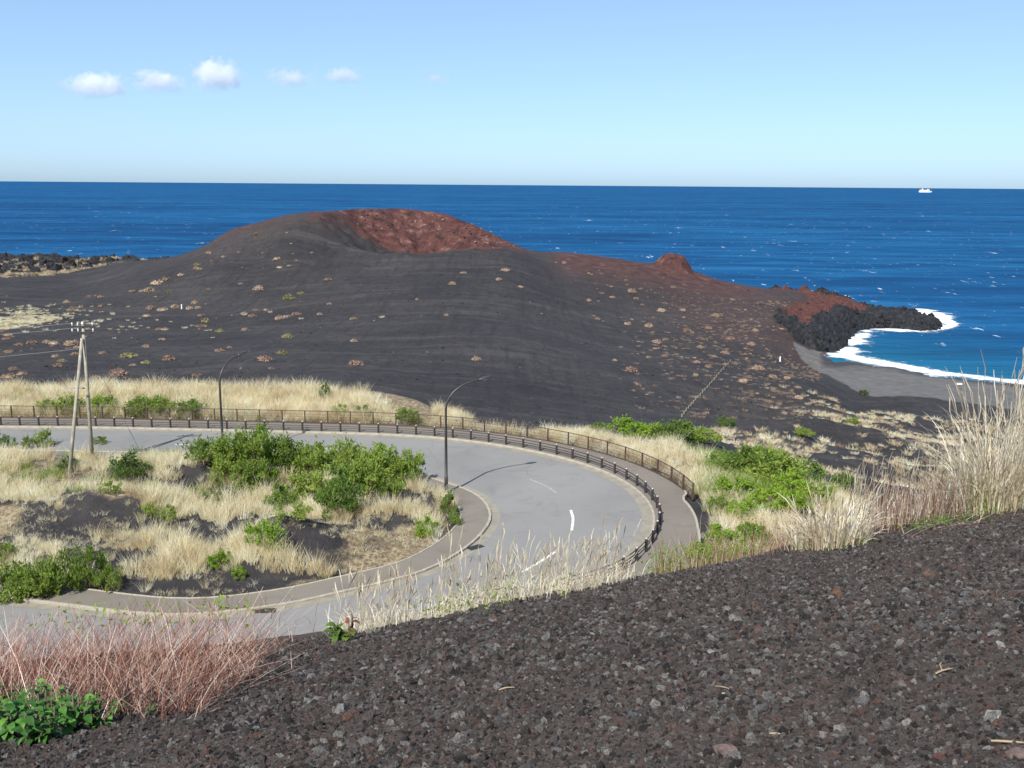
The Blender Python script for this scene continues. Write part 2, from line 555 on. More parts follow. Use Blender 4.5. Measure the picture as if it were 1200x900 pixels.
M = {
    'terrain': terrain_mat(), 'rock': rock_mat(), 'sea': sea_mat(),
    'asphalt': asphalt_mat('asphalt', (0.178, 0.172, 0.165), (0.232, 0.226, 0.216), 0.5),
    'walk': asphalt_mat('sidewalk asphalt', (0.145, 0.127, 0.105), (0.20, 0.178, 0.148), 0.25),
    'gutter': simple('concrete gutter', (0.235, 0.212, 0.168), 0.85, 0.12, 1.5, bumps=0.2),
    'kerb': simple('concrete kerb', (0.33, 0.30, 0.24), 0.85, 0.14, 2.0, bumps=0.2),
    'paint': simple('worn road paint', (0.62, 0.62, 0.60), 0.7, 0.2, 6.0),
    'faded': simple('faded road paint', (0.36, 0.355, 0.34), 0.8, 0.3, 3.0),
    'brown': simple('dark brown paint', (0.035, 0.024, 0.022), 0.55, 0.2, 4.0),
    'fencebrown': simple('rust brown fence paint', (0.075, 0.045, 0.036), 0.6, 0.2, 4.0),
    'cap': simple('pale post cap', (0.42, 0.42, 0.43), 0.4, 0.1, 5.0),
    'lamp': simple('dark brown lamp paint', (0.04, 0.034, 0.033), 0.4, 0.15, 2.0),
    'lens': simple('lamp lens', (0.5, 0.52, 0.54), 0.15, 0.05, 3.0),
    'wood': simple('weathered concrete pole', (0.30, 0.27, 0.21), 0.9, 0.22, 1.6, bumps=0.3),
    'steel': simple('galvanised steel', (0.38, 0.39, 0.40), 0.4, 0.1, 6.0, metal=0.4),
    'wire': simple('grey cable', (0.22, 0.22, 0.23), 0.6, 0.1, 1.0),
    'porcelain': simple('white porcelain', (0.75, 0.75, 0.74), 0.25, 0.05, 5.0),
    'white': simple('white paint', (0.8, 0.8, 0.79), 0.4, 0.05, 0.05),
    'shipdark': simple('ship window band', (0.06, 0.07, 0.09), 0.3, 0.1, 0.05),
    'shipred': simple('ship funnel paint', (0.75, 0.62, 0.45), 0.5, 0.1, 0.05),
    'foam': foam_mat(),
    'iron': simple('cast iron', (0.03, 0.03, 0.03), 0.6, 0.2, 8.0),
    'grass': leafy('dry grass', [(0.0, (0.24, 0.14, 0.105)), (0.12, (0.44, 0.30, 0.21)), (0.28, (0.60, 0.50, 0.31)), (0.55, (0.75, 0.67, 0.45)), (0.8, (0.82, 0.77, 0.57)), (1.0, (0.85, 0.82, 0.68))], 0.45, 0.7, 0.9, world=0.55),
    'hillgrass': leafy('hill tussock', [(0.0, (0.22, 0.15, 0.105)), (0.45, (0.42, 0.32, 0.21)), (1.0, (0.64, 0.54, 0.37))], 0.2, 0.8, 0.4, world=0.1),
    'flankgrass': leafy('flank tussock', [(0.0, (0.13, 0.085, 0.065)), (0.5, (0.22, 0.155, 0.115)), (1.0, (0.38, 0.29, 0.205))], 0.15, 0.8, 0.4, world=0.12),
    'straw': leafy('bleached straw', [(0.0, (0.44, 0.34, 0.22)), (0.35, (0.66, 0.57, 0.40)), (1.0, (0.86, 0.82, 0.70))], 0.4, 0.6, 3.0, tone=True),
    'redstem': leafy('dry red stems', [(0.0, (0.05, 0.02, 0.018)), (0.25, (0.15, 0.05, 0.036)), (0.5, (0.29, 0.125, 0.085)), (0.72, (0.50, 0.33, 0.25)), (1.0, (0.80, 0.70, 0.60))], 0.12, 0.65, 6.0, tone=True),
    'green': leafy('leaf green', [(0.0, (0.075, 0.125, 0.022)), (0.35, (0.17, 0.25, 0.042)), (0.65, (0.27, 0.36, 0.065)), (1.0, (0.42, 0.46, 0.14))], 0.48),
    'bright': leafy('bright leaf green', [(0.0, (0.10, 0.18, 0.018)), (0.45, (0.22, 0.35, 0.036)), (1.0, (0.38, 0.47, 0.07))], 0.48),
    'darkgreen': leafy('deep leaf green', [(0.0, (0.045, 0.085, 0.015)), (0.5, (0.11, 0.19, 0.03)), (1.0, (0.20, 0.29, 0.05))], 0.42),
    'bigleaf': leafy('glossy leaf', [(0.0, (0.016, 0.055, 0.010)), (0.5, (0.045, 0.14, 0.02)), (1.0, (0.16, 0.34, 0.05))], 0.3, 0.5, 5.0, 0.35),
    'redleaf': leafy('red dock leaf', [(0.0, (0.12, 0.03, 0.02)), (0.5, (0.32, 0.08, 0.05)), (1.0, (0.12, 0.18, 0.03))], 0.3, 0.45, 6.0),
    'bark': simple('grey twig bark', (0.12, 0.085, 0.06), 0.9, 0.25, 6.0),
    'cush_tan': leafy('tan cushion shrub', [(0.0, (0.18, 0.125, 0.09)), (0.5, (0.33, 0.24, 0.17)), (1.0, (0.50, 0.39, 0.29))], 0.15, 0.8, 0.8),
    'cush_red': leafy('reddish cushion shrub', [(0.0, (0.15, 0.095, 0.072)), (0.5, (0.27, 0.18, 0.14)), (1.0, (0.42, 0.30, 0.245))], 0.15, 0.8, 0.8),
    'cush_green': leafy('olive cushion shrub', [(0.0, (0.10, 0.10, 0.045)), (0.5, (0.19, 0.18, 0.08)), (1.0, (0.33, 0.29, 0.15))], 0.15, 0.8, 0.8),
}

# ------------------------------------------------------------------ road lines on the ground plane
rail_px = [(-150, 497), (13, 500), (97, 500.5), (167, 502), (243, 503.5), (347, 506), (412.8, 507.6), (459.8, 509.2), (506.3, 512), (550.7, 516.4), (593.2, 522.3),
           (632.9, 529.6), (669.2, 538), (702.2, 548.3), (730.4, 560.8), (752, 574), (767.1, 589.4), (774.8, 607), (772, 626), (760, 648), (738, 668), (705, 686)]
rail_xy = [on_plane(*p) for p in rail_px]
rail_xy = rail_xy + [np.array(q + (0,)) for q in ((0.5, 47.0), (-6, 43.2), (-14, 40.6), (-26, 38.6), (-45, 37.6), (-70, 37.4))]
rail_xy[0] = np.array((-70, rail_xy[1][1] + 0.6, 0))
RAIL = relax(smooth_line(rail_xy, 0.5), 30)
kerb_px = [(528, 568.5), (554, 577.7), (567, 587), (574.5, 598), (576, 611), (565, 627.5), (546.7, 644), (510, 666), (473, 679), (400, 696), (330, 711), (187, 723)]
kerb_xy = [np.array(q + (0,)) for q in ((-70, 75.6), (-45, 74.8), (-28, 74.0), (-16, 72.8), (-9.5, 71.0))] + [on_plane(*p) for p in kerb_px] + [np.array(q + (0,)) for q in ((-28, 46.9), (-45, 46.2), (-70, 45.8))]
KERB = relax(smooth_line(kerb_xy, 0.4), 10)

OUT_KERB_FACE = offset(RAIL, -0.42)
OUT_GUTTER_IN = offset(RAIL, -1.05)
def offset_v(line, d):
    t = np.gradient(line, axis=0)
    t /= np.linalg.norm(t, axis=1)[:, None]
    return line + np.stack([-t[:, 1], t[:, 0]], 1) * np.asarray(d)[:, None]
WALK_W = np.where(RAIL[:, 0] > 3, np.interp(RAIL[:, 1], [50, 55, 58, 62, 63.2, 64.2, 66], [3.0, 2.7, 2.3, 2.1, 2.0, 2.75, 2.85]), 2.85)
WALK_OUT = offset_v(RAIL, WALK_W)
IN_GUTTER_OUT = offset(KERB, 0.55)
IN_WALK_BACK = offset(KERB, -1.85)

PLATFORM = np.concatenate([offset(RAIL, 3.6), [(-75, 38.0), (-75, 86)]])
FIELD = np.concatenate([offset(KERB, -1.95), [(-75, 46.0), (-75, 73)]])

# ------------------------------------------------------------------ height of the land
SEA_Z = -40.0
ctl = []
def C(px, py, D): ctl.append(at_dist(px, py, D))
def CS(px, py, z=SEA_Z): ctl.append(on_plane(px, py, z))
# left plain
for a in [(-250, 458, 165), (-250, 380, 300), (-250, 335, 430), (-250, 302, 760), (0, 470, 150), (0, 440, 190), (0, 380, 300), (0, 335, 430), (0, 315, 560), (0, 299.5, 740), (100, 306, 700), (100, 330, 450),
          (165, 309, 560), (300, 455, 165), (150, 455, 170), (150, 400, 260), (300, 400, 250), (200, 350, 370), (300, 340, 370), (400, 455, 165), (450, 400, 250), (450, 350, 330),
          # left flank of the cone, against the sea
          (160, 309, 470), (230, 293, 470), (270, 270, 468), (300, 262, 466), (340, 254, 455), (375, 252.5, 462), (300, 300, 420), (350, 285, 425),
          # lip in front of the crater
          (390, 297, 425), (440, 298, 425), (500, 298, 424), (560, 299, 425), (610, 299, 440), (400, 320, 390), (500, 320, 385), (600, 320, 390),
          # far rim
          (400, 247.5, 505), (420, 245.5, 512), (470, 244.5, 517), (520, 249.5, 514), (560, 264, 505), (590, 280, 490), (620, 295.5, 470),
          # ridge running to the right
          (660, 296, 500), (700, 300, 500), (740, 306, 500), (770, 312, 500), (840, 330, 480), (900, 341, 460), (940, 348, 440),
          (650, 320, 430), (720, 330, 430), (800, 340, 440), (860, 350, 430),
          # faces towards the camera
          (600, 350, 340), (600, 400, 250), (600, 450, 190), (600, 497, 148), (500, 492, 148), (550, 470, 165), (700, 350, 390), (700, 400, 290), (700, 450, 205), (700, 492, 165), (800, 490, 180), (800, 450, 225), (800, 400, 315),
          (870, 380, 370), (900, 400, 338), (900, 440, 265), (900, 490, 190), (980, 490, 203), (920, 415, 335), (880, 420, 300), (960, 450, 270), (980, 465, 262),
          # beach and dunes
          (1010, 470, 268), (1060, 470, 262), (1120, 475, 258), (1200, 480, 255), (1320, 490, 250), (1050, 500, 222), (1120, 500, 225), (1000, 520, 165), (900, 520, 150), (1100, 530, 175), (1000, 560, 125), (900, 560, 110), (850, 600, 88), (840, 540, 108), (800, 515, 120),
          (1100, 600, 115), (1250, 560, 150), (1000, 640, 80), (850, 640, 72), (1300, 640, 100), (700, 505, 130), (1150, 560, 150)]:
    C(*a)
for a in [(970, 417), (1000, 425), (1040, 431), (1070, 436.5), (1105, 442), (1150, 447), (1200, 452), (1320, 463)]:
    CS(*a)
for a in [(1010, 405), (1060, 415), (1120, 425), (1200, 432), (1060, 395), (1150, 400), (1300, 440), (1300, 400)]:
    CS(*a, -44.0)
for q in [(-330, 900, -50), (-190, 900, -50), (-50, 760, -50), (100, 740, -50), (220, 690, -50), (300, 620, -50), (-20, 600, -32), (60, 590, -34), (140, 570, -38), (-500, 900, -50), (230, 520, -46), (330, 420, -48),
          (-120, 585, -30), (-200, 600, -34), (-170, 800, -45), (-90, 700, -42)]:
    ctl.append(np.array(q, float))
ctl = np.array(ctl)

def uv(x, y):
    return np.stack([np.arctan2(x, y) * 3.0, np.log(np.hypot(x, y) + 1e-6)], -1)
def kern(r):
    return np.where(r > 1e-9, r * r * np.log(r + 1e-12), 0.0)
_cu = uv(ctl[:, 0], ctl[:, 1])
_n = len(ctl)
_K = kern(np.linalg.norm(_cu[:, None] - _cu[None], axis=2)) + 2e-4 * np.eye(_n)
_P = np.concatenate([np.ones((_n, 1)), _cu], 1)
_A = np.block([[_K, _P], [_P.T, np.zeros((3, 3))]])
_w = np.linalg.solve(_A, np.concatenate([ctl[:, 2], np.zeros(3)]))

def rbf(x, y):
    out = np.empty(len(x))
    for i in range(0, len(x), 40000):
        q = uv(x[i:i + 40000], y[i:i + 40000])
        d2 = ((q[:, None, :] - _cu[None]) ** 2).sum(2)
        k = 0.5 * d2 * np.log(d2 + 1e-12)
        out[i:i + 40000] = k @ _w[:_n] + _w[_n] + q @ _w[_n + 1:]
    return out

CX, CY, CR = at_dist(492, 297, 470)[0], 470.0, 46.0
_az = np.linspace(-math.pi, math.pi, 361)
_rim = rbf(CX + CR * np.cos(_az), CY + CR * np.sin(_az))
KNOB = at_dist(791, 305, 487)

def height(x, y):
    x = np.asarray(x, float).ravel(); y = np.asarray(y, float).ravel()
    z = rbf(x, y)
    r = np.hypot(x, y)
    # crater bowl
    d = np.hypot(x - CX, y - CY)
    k = d < CR
    if k.any():
        az = np.arctan2(y[k] - CY, x[k] - CX)
        rim = np.interp(az, _az, _rim)
        t = d[k] / CR
        floor = -16 + 5 * fbm(x[k] * 0.08, y[k] * 0.08, 3, 5)
        q = np.clip((t - 0.25) / 0.75, 0, 1) ** 1.25
        z[k] = floor * (1 - q) + rim * q + ((fbm(x[k] * 0.16, y[k] * 0.16, 4, 31) - 0.5) * 5.0 + (fbm(az * 7.0 + 20, t * 2.0, 3, 33) - 0.5) * 6.0) * np.clip((1 - t) * 6, 0, 1)
    # red knob on the ridge
    dx, dy = (x - KNOB[0]), (y - KNOB[1])
    dk = np.hypot(dx, dy * 0.8)
    near = dk < 40
    if near.any():
        h = 9.0 * np.clip(1 - np.maximum(dk[near] - 4.5, 0) / 6.5, 0, 1) ** 0.8
        h = np.maximum(h, 4.5 * np.exp(-(np.maximum(dx[near], 0) / 17) ** 2 - (np.minimum(dx[near], 0) / 9) ** 2 - (dy[near] / 14) ** 2))
        z[near] += h * (0.9 + 0.5 * (fbm(x[near] * 0.25, y[near] * 0.25, 3, 9) - 0.5))
    # relief
    far = sstep(r, 120, 200)
    z += far * ((fbm(x * 0.03, y * 0.03, 4, 3) - 0.5) * 1.3 + (fbm(x * 0.2, y * 0.2, 3, 8) - 0.5) * 0.45 +  (fbm(x * 0.45, y * 0.45, 2, 89) - 0.5) * 0.35)
    # rough lava field on the far left
    lava = sstep(r, 520, 600) * sstep(-x, 110, 190)
    z += lava * (np.abs(fbm(x * 0.06, y * 0.06, 4, 12) - 0.5) * 14 - 1.5)
    # dunes between road and beach
    dun = sstep(r, 100, 130) * (1 - sstep(r, 240, 265)) * sstep(x, 30, 45)
    z += dun * (fbm(x * 0.05, y * 0.09, 3, 21) - 0.5) * 5.0
    # the platform that carries the road
    nr = (r < 150)
    if nr.any():
        xn, yn = x[nr], y[nr]
        dp = dist_line(xn, yn, RAIL[::3])
        ins = in_poly(xn, yn, PLATFORM)
        dout = np.where(ins, 0.0, np.maximum(dp - 3.6, 0))
        sh = 9.0 * sstep(-xn, 2, 14) * sstep(yn, 60, 75)
        z[nr] = np.where(~ins & (yn < 56), np.minimum(z[nr], -0.6 - 0.15 * np.maximum(dout, 0)), z[nr])
        t = sstep(dout, sh, sh + 20 + 10 * sstep(xn, 4, 12))
        top = np.where(ins, -0.12, 0.25 * sstep(dout, 0, 3) + 0.5 * sstep(dout, 2, 7) * sstep(sh, 2, 6) * (0.6 + 0.8 * fbm(xn * 0.1, yn * 0.1, 2, 4)))
        inf = in_poly(xn, yn, FIELD)
        if inf.any():
            df = dist_line(xn[inf], yn[inf], offset(KERB, -1.95)[::3])
            b = sstep(df, 0.0, 3.5)
            mound = np.clip(fbm(xn[inf] * 0.16, yn[inf] * 0.22, 3, 44) - 0.42, 0, 1) * 3.4
            top[inf] = 0.08 + 0.05 * sstep(df, 0, .5) + b * (mound + 0.25 * fbm(xn[inf] * 0.5, yn[inf] * 0.5, 3, 2))
        z[nr] = top * (1 - t) + z[nr] * t + t * (1 - t) * (fbm(xn * 0.2, yn * 0.2, 3, 6) - 0.5) * 4
    return z

def h1(x, y):
    return float(height(np.array([x]), np.array([y]))[0])

_steps = np.concatenate([np.arange(36, 130, 0.5), np.geomspace(130, 900, 420)])
def hit(px, py):
    """point of the land seen at a picture point"""
    d = ray(px, py)
    z = height(d.x * _steps, _steps)
    below = np.where(CAM_Z + d.z * _steps <= z)[0]
    if not len(below):
        return None
    i = below[0]
    t = _steps[i]
    return np.array((d.x * t, t, z[i]))

# ------------------------------------------------------------------ the land as sheets
EDGE_L, EDGE_R = -46.0, 44.0
ang = np.radians(np.arange(EDGE_L, EDGE_R, 0.13))
rad = np.concatenate([np.arange(30, 96, 0.33), np.geomspace(96, 900, 420)])
AA, RR = np.meshgrid(ang, rad)
gx, gy = (RR * np.sin(AA)).ravel(), (RR * np.cos(AA)).ravel()
gz = height(gx, gy)
nr_, na_ = len(rad), len(ang)

# masks that belong to the ground itself
pxs = 600 + F_PX * gx / gy
d_c = np.hypot(gx - CX, gy - CY)
azc = np.arctan2(gy - CY, gx - CX)
red = np.zeros_like(gx)
inside = d_c < CR * 1.03
red = np.where(inside, sstep(-azc, -2.95, -2.6) * sstep(azc, -0.7, -0.1), red)
ring = np.exp(-((d_c - CR) / 10) ** 2)
red = np.maximum(red, 0.62 * ring * sstep(np.abs(azc + 1.6), 0.7, 1.5))
leftrim = np.exp(-((gx - at_dist(300, 262, 466)[0]) / 38) ** 2 - ((gy - 462) / 22) ** 2)
red = np.maximum(red, 0.42 * leftrim)
rid = np.exp(-((gy - (505 - 0.25 * np.maximum(gx - 80, 0))) / 88) ** 4) * sstep(gx, 5, 28) * (1 - sstep(gx, 100, 150))
red = np.maximum(red, 0.60 * rid)
red = np.maximum(red, np.exp(-(np.hypot(gx - KNOB[0], gy - KNOB[1]) / 16) ** 2))
red = np.maximum(red, 0.36 * sstep(gx, 35, 75) * (1 - sstep(gx, 140, 165)) * sstep(gy, 290, 340))
tan = np.zeros_like(gx)
rr = RR.ravel()
d_rail = np.full(len(gx), 99.0)
nearm = rr < 150
d_rail[nearm] = dist_line(gx[nearm], gy[nearm], RAIL[::3])
plat = np.zeros(len(gx), bool); plat[nearm] = in_poly(gx[nearm], gy[nearm], PLATFORM)
fieldm = np.zeros(len(gx), bool); fieldm[nearm] = in_poly(gx[nearm], gy[nearm], FIELD)
tan = np.where(nearm & ~plat, 0.75 * (1 - sstep(rr, 95, 130)), tan)
tan = np.where(fieldm, 0.18 + 0.5 * sstep(fbm(gx * 0.15, gy * 0.15, 3, 77), 0.45, 0.6), tan)
p0 = on_plane(505, 655)
strawm = np.exp(-((gx - p0[0]) / 7.0) ** 2 - ((gy - p0[1] - 0.15 * (gx - p0[0])) / 2.6) ** 2)
tan = np.maximum(tan, fieldm * strawm * 1.0)
yf = at_dist(40, 378, 300)
tan = np.maximum(tan, 0.62 * np.exp(-((gx - yf[0] + 75) / 75) ** 4 - ((gy - yf[1]) / 33) ** 2))
tan = np.maximum(tan, 0.30 * sstep(rr, 560, 640) * sstep(-gx, 120, 180))
tan = np.maximum(tan, 0.30 * sstep(gx, 36, 56) * sstep(rr, 112, 132) * (1 - sstep(rr, 225, 262)))
tan = np.maximum(tan, 0.16 * sstep(gx, 48, 85) * sstep(rr, 190, 230) * (1 - sstep(rr, 330, 400)))
wl_px = [(940, 413), (970, 417), (1000, 425), (1040, 431), (1070, 436.5), (1105, 442), (1150, 447), (1200, 452), (1320, 463), (1500, 478)]
WATERLINE = smooth_line([on_plane(*p, SEA_Z) for p in wl_px], 2.0)
bp = [on_plane(928, 412, -39)[:2], on_plane(1330, 463, -40)[:2] + (0, 30), on_plane(1340, 500, -36)[:2], on_plane(1120, 474, -37)[:2], on_plane(1055, 468, -37)[:2], on_plane(1012, 462, -37)[:2], on_plane(975, 440, -37)[:2], on_plane(940, 421, -37.5)[:2]]
bp = np.array([b[:2] for b in bp])
beachm = (in_poly(gx, gy, bp) | ((gx > 95) & (gz < -38.2) & (gy > 240))) & (gx > 60) & (rr > 200)
fb = rr > 200
sand = beachm.astype(float)
wetm = np.zeros_like(gx)
bi = np.where(beachm)[0]
wetm[bi] = 0.75 * (1 - sstep(gz[bi], -39.7, -39.0))

fac = (np.arange(nr_ - 1)[:, None] * na_ + np.arange(na_ - 1)[None]).ravel()
quads = np.stack([fac, fac + 1, fac + na_ + 1, fac + na_], 1)[:, ::-1]
qr = rr[quads[:, 0]]; qb = beachm[quads].sum(1) >= 2
qx, qy = gx[quads[:, 0]], gy[quads[:, 0]]
reg = np.where(qr < 135 + 30 * sstep(qx, 30, 50), 0, 1)
reg[(qr >= 135) & (qr > 560) & (qx < -130)] = 2
reg[qb] = 3
for i, (nm, lb) in enumerate((('ground', 'ash ground under grass on both sides of the road'), ('volcanic_hill', 'black ash cone with a red scoria crater'),
                              ('lava_field', 'dark rough lava field by the sea at far left'), ('beach', 'grey sand beach in the cove'))):
    q = quads[reg == i]
    ids, inv = np.unique(q, return_inverse=True)
    me = mesh_np(nm, np.stack([gx[ids], gy[ids], gz[ids]], 1), inv.reshape(q.shape).astype(np.int32), True)
    for an, av in (('red', red), ('tan', tan), ('sand', sand), ('wet', wetm)):
        add_attr(me, an, av[ids])
    me.materials.append(M['terrain'])
    tag(link(bpy.data.objects.new(nm, me)), lb, kind='structure')

# ------------------------------------------------------------------ sea: one sheet to the horizon, finer near the shore
def build_sea():
    a = np.radians(np.arange(-75, 75.1, 0.6))
    r = np.concatenate([np.geomspace(150, 1200, 90), np.geomspace(1300, 250000, 60)])
    A2, R2 = np.meshgrid(a, r)
    x, y = (R2 * np.sin(A2)).ravel(), (R2 * np.cos(A2)).ravel()
    na = len(a)
    f = (np.arange(len(r) - 1)[:, None] * na + np.arange(na - 1)[None]).ravel()
    q = np.stack([f, f + 1, f + na + 1, f + na], 1)[:, ::-1]
    me = mesh_np('sea', np.stack([x, y, np.full_like(x, SEA_Z)], 1), q, True)
    d = dist_line(x, y, WATERLINE[::6])
    add_attr(me, 'shallow', 0.75 * np.exp(-(d / 55) ** 1.3) * (x > 60))
    me.materials.append(M['sea'])
    tag(link(bpy.data.objects.new('sea', me)), 'deep blue sea with small whitecaps', kind='structure')
build_sea()

# ------------------------------------------------------------------ lava headland
HEAD = [on_plane(*p, SEA_Z)[:2] for p in ((912, 408), (922, 416), (945, 416), (962, 417), (982, 413), (992, 404), (1001, 394), (1006, 387.5), (1030, 386), (1055, 387), (1085, 388.5), (1105, 387), (1114, 383))]
tip = HEAD[-1]
HEAD += [np.array((tip[0] + 1, tip[1] + 22)), np.array((tip[0] - 12, tip[1] + 36)), np.array((150, 490)), np.array((125, 500)), np.array((105, 470)), np.array((92, 420))]
HEAD = np.array(HEAD)
def build_head():
    xs = np.arange(85, 215, 0.75); ys = np.arange(335, 510, 0.9)
    X, Y = np.meshgrid(xs, ys)
    x, y = X.ravel(), Y.ravel()
    ins = in_poly(x, y, HEAD)
    d = dist_line(x, y, np.concatenate([HEAD, HEAD[:1]])) * np.where(ins, 1, -1)
    d = d + (fbm(x * 0.12, y * 0.12, 3, 3) - 0.5) * 7
    px = 600 + F_PX * x / y
    H = np.interp(px, [900, 930, 960, 985, 1005, 1040, 1080, 1115], [10.5, 11.0, 10.8, 8.8, 6.2, 4.8, 4.2, 3.0])
    H = H + np.interp(y, [360, 400, 440], [-2.5, 0, 0.5]) * (px < 1000)
    n1 = fbm(x * 0.22, y * 0.22, 4, 61); n2 = fbm(x * 0.7, y * 0.7, 3, 67)
    step = sstep(d, -1.0, 7.0) ** 0.75
    z = SEA_Z - 1.5 + step * (H + 1.5) + (n1 - 0.5) * 6.0 * sstep(d, -2, 3) * (1 - 0.6 * sstep(d, 12, 25)) + (np.abs(n2 - 0.5) - .12) * 3.0 * sstep(d, -2, 2)
    f = (np.arange(len(ys) - 1)[:, None] * len(xs) + np.arange(len(xs) - 1)[None]).ravel()
    q = np.stack([f, f + 1, f + len(xs) + 1, f + len(xs)], 1)
    q = q[(d[q] > -4).any(1)]
    ids, inv = np.unique(q, return_inverse=True)
    me = mesh_np('lava_headland', np.stack([x, y, z], 1)[ids], inv.reshape(q.shape).astype(np.int32), False)
    rd = sstep(d, 9, 15) * (1 - sstep(px, 1000, 1035)) * 0.95 + 0.0 * x
    add_attr(me, 'red', rd[ids])
    me.materials.append(M['rock'])
    tag(link(bpy.data.objects.new('lava_headland', me)), 'black lava headland with red top reaching into the surf', kind='structure')
    k = ins & (d > -1)
    return x[k], y[k], z[k], d[k]
hx, hy, hz, hd = build_head()

# ------------------------------------------------------------------ surf
def build_surf():
    xs = np.arange(95, 330, 0.5); ys = np.arange(270, 520, 0.7)
    X, Y = np.meshgrid(xs, ys)
    x, y = X.ravel(), Y.ravel()
    lo = [on_plane(*p, SEA_Z)[:2] for p in ((966, 418), (1000, 426), (1037, 432), (1070, 438), (1105, 444), (1140, 447.5), (1200, 454), (1320, 466), (1450, 478))]
    up = [on_plane(*p, SEA_Z)[:2] for p in ((1450, 470), (1320, 458), (1200, 444.5), (1140, 438), (1093, 432), (1060, 426), (1030, 420.5), (1014, 412), (1018, 402), (1030, 392), (1040, 388), (1000, 384), (985, 400))]
    P1 = np.array(lo + up)
    P2 = np.array([on_plane(*p, SEA_Z)[:2] for p in ((1040, 384), (1085, 391), (1108, 390), (1128, 384), (1133, 378), (1122, 370), (1100, 364), (1070, 361), (1060, 372))])
    P3 = np.array([on_plane(*p, SEA_Z)[:2] for p in ((1000, 384), (1000, 388), (1040, 388.5), (1090, 391), (1090, 387), (1040, 384))])
    s = np.full(len(x), -9.0)
    for P in (P1, P2, P3):
        d = dist_line(x, y, np.concatenate([P, P[:1]])) * np.where(in_poly(x, y, P), 1, -1)
        s = np.maximum(s, d)
    n = fbm(x * 0.11, y * 0.16, 4, 91)
    g = s + (n - 0.5) * 13 - 2.2
    lace = fbm(x * 0.45, y * 0.6, 4, 95)
    keep = (g > -1.5)
    keep |= (g > -6) & (lace > 0.67) & (x > 120)
    zz = SEA_Z + 0.12 + 0.5 * np.clip(g / 6, 0, 1) * fbm(x * 0.25, y * 0.25, 3, 99)
    lnd = height(x, y)
    keep &= lnd < SEA_Z + 0.35
    zz = np.maximum(zz, lnd + 0.05)
    f = (np.arange(len(ys) - 1)[:, None] * len(xs) + np.arange(len(xs) - 1)[None]).ravel()
    q = np.stack([f, f + 1, f + len(xs) + 1, f + len(xs)], 1)
    q = q[keep[q].sum(1) >= 3]
    ids, inv = np.unique(q, return_inverse=True)
    me = mesh_np('surf', np.stack([x, y, zz], 1)[ids], inv.reshape(q.shape).astype(np.int32), True)
    add_attr(me, 'thick', np.clip(g / 6, 0, 1)[ids])
    me.materials.append(M['foam'])
    tag(link(bpy.data.objects.new('surf', me)), 'white surf breaking along the beach and headland', kind='stuff')
build_surf()

# ------------------------------------------------------------------ the cinder bank the camera stands on
S = 1.3
def fore(x, y):
    x = np.asarray(x, float) / S; y = np.asarray(y, float) / S
    dx = x + 1.34
    s = -0.658 * np.maximum(dx, 0) + 0.752 * (y - 5.2) + 0.22 * np.minimum(dx, 0) + 0.10 * np.sin(x * 0.9) - 0.05
    z = -1.65 - 0.326 * (y - 2.6) + 0.122 * x
    e = np.clip(s, 0, 6)
    z = z - (e * e / 12 + np.maximum(s - 6, 0)) * (0.42 + 0.3 * sstep(-x, 2, 9))
    z = np.where(y < 2.0, z - 0.2 * (2.0 - y) ** 2 * 0.3, z)
    return CAM_Z + z * S, s * S
def fore_n(x, y):
    z, s = fore(x, y)
    return z - 0.15 * sstep(y, 4, 8) + (fbm(x * 0.8, y * 0.8, 4, 51) - 0.5) * 0.2 + (fbm(x * 5, y * 5, 3, 53) - 0.5) * 0.035, s

def fore_mat():
    m, nt, b = new_mat('cinder soil')
    v = coords(nt)
    n1 = noise(nt, 0.7, 4, 0.6, v); n2 = noise(nt, 28, 4, 0.7, v); n3 = noise(nt, 6, 4, 0.7, v)
    r = ramp(nt, [(0.3, (0.040, 0.030, 0.027)), (0.5, (0.074, 0.057, 0.050)), (0.72, (0.12, 0.09, 0.076))])
    nt.links.new(math_n(nt, 'ADD', math_n(nt, 'MULTIPLY', n1.outputs[0], 0.4), math_n(nt, 'MULTIPLY', n2.outputs[0], 0.6)), r.inputs[0])
    nt.links.new(r.outputs[0], b.inputs['Base Color'])
    b.inputs['Roughness'].default_value = 0.95
    b.inputs['Specular IOR Level'].default_value = 0.15
    bump(nt, b, math_n(nt, 'ADD', n2.outputs[0], n3.outputs[0]), 0.9, 0.03)
    return m
M['soil'] = fore_mat()
def build_fore():
    a = np.radians(np.arange(-62, 62.1, 0.35)); r = np.concatenate([np.geomspace(0.6, 24, 330), np.geomspace(24.5, 75, 60)])
    A2, R2 = np.meshgrid(a, r)
    x, y = (R2 * np.sin(A2)).ravel(), (R2 * np.cos(A2)).ravel()
    z, s = fore_n(x, y)
    na = len(a)
    f = (np.arange(len(r) - 1)[:, None] * na + np.arange(na - 1)[None]).ravel()
    q = np.stack([f, f + 1, f + na + 1, f + na], 1)[:, ::-1]
    # leave off what would lie under the road platform
    cen = z[q].mean(1)
    ctr = np.stack([x[q].mean(1), y[q].mean(1)], 1)
    k = cen > -14
    inp = in_poly(ctr[:, 0], ctr[:, 1], offset(RAIL, 3.0) if False else np.concatenate([offset(RAIL, 2.0), [(-75, 39.5), (-75, 86)]]))
    k &= ~(inp & (cen < 0.0))
    q = q[k]
    ids, inv = np.unique(q, return_inverse=True)
    me = mesh_np('cinder_bank', np.stack([x, y, z], 1)[ids], inv.reshape(q.shape).astype(np.int32), True)
    me.materials.append(M['soil'])
    tag(link(bpy.data.objects.new('cinder_bank', me)), 'dark cinder bank falling towards the road', kind='structure')
build_fore()

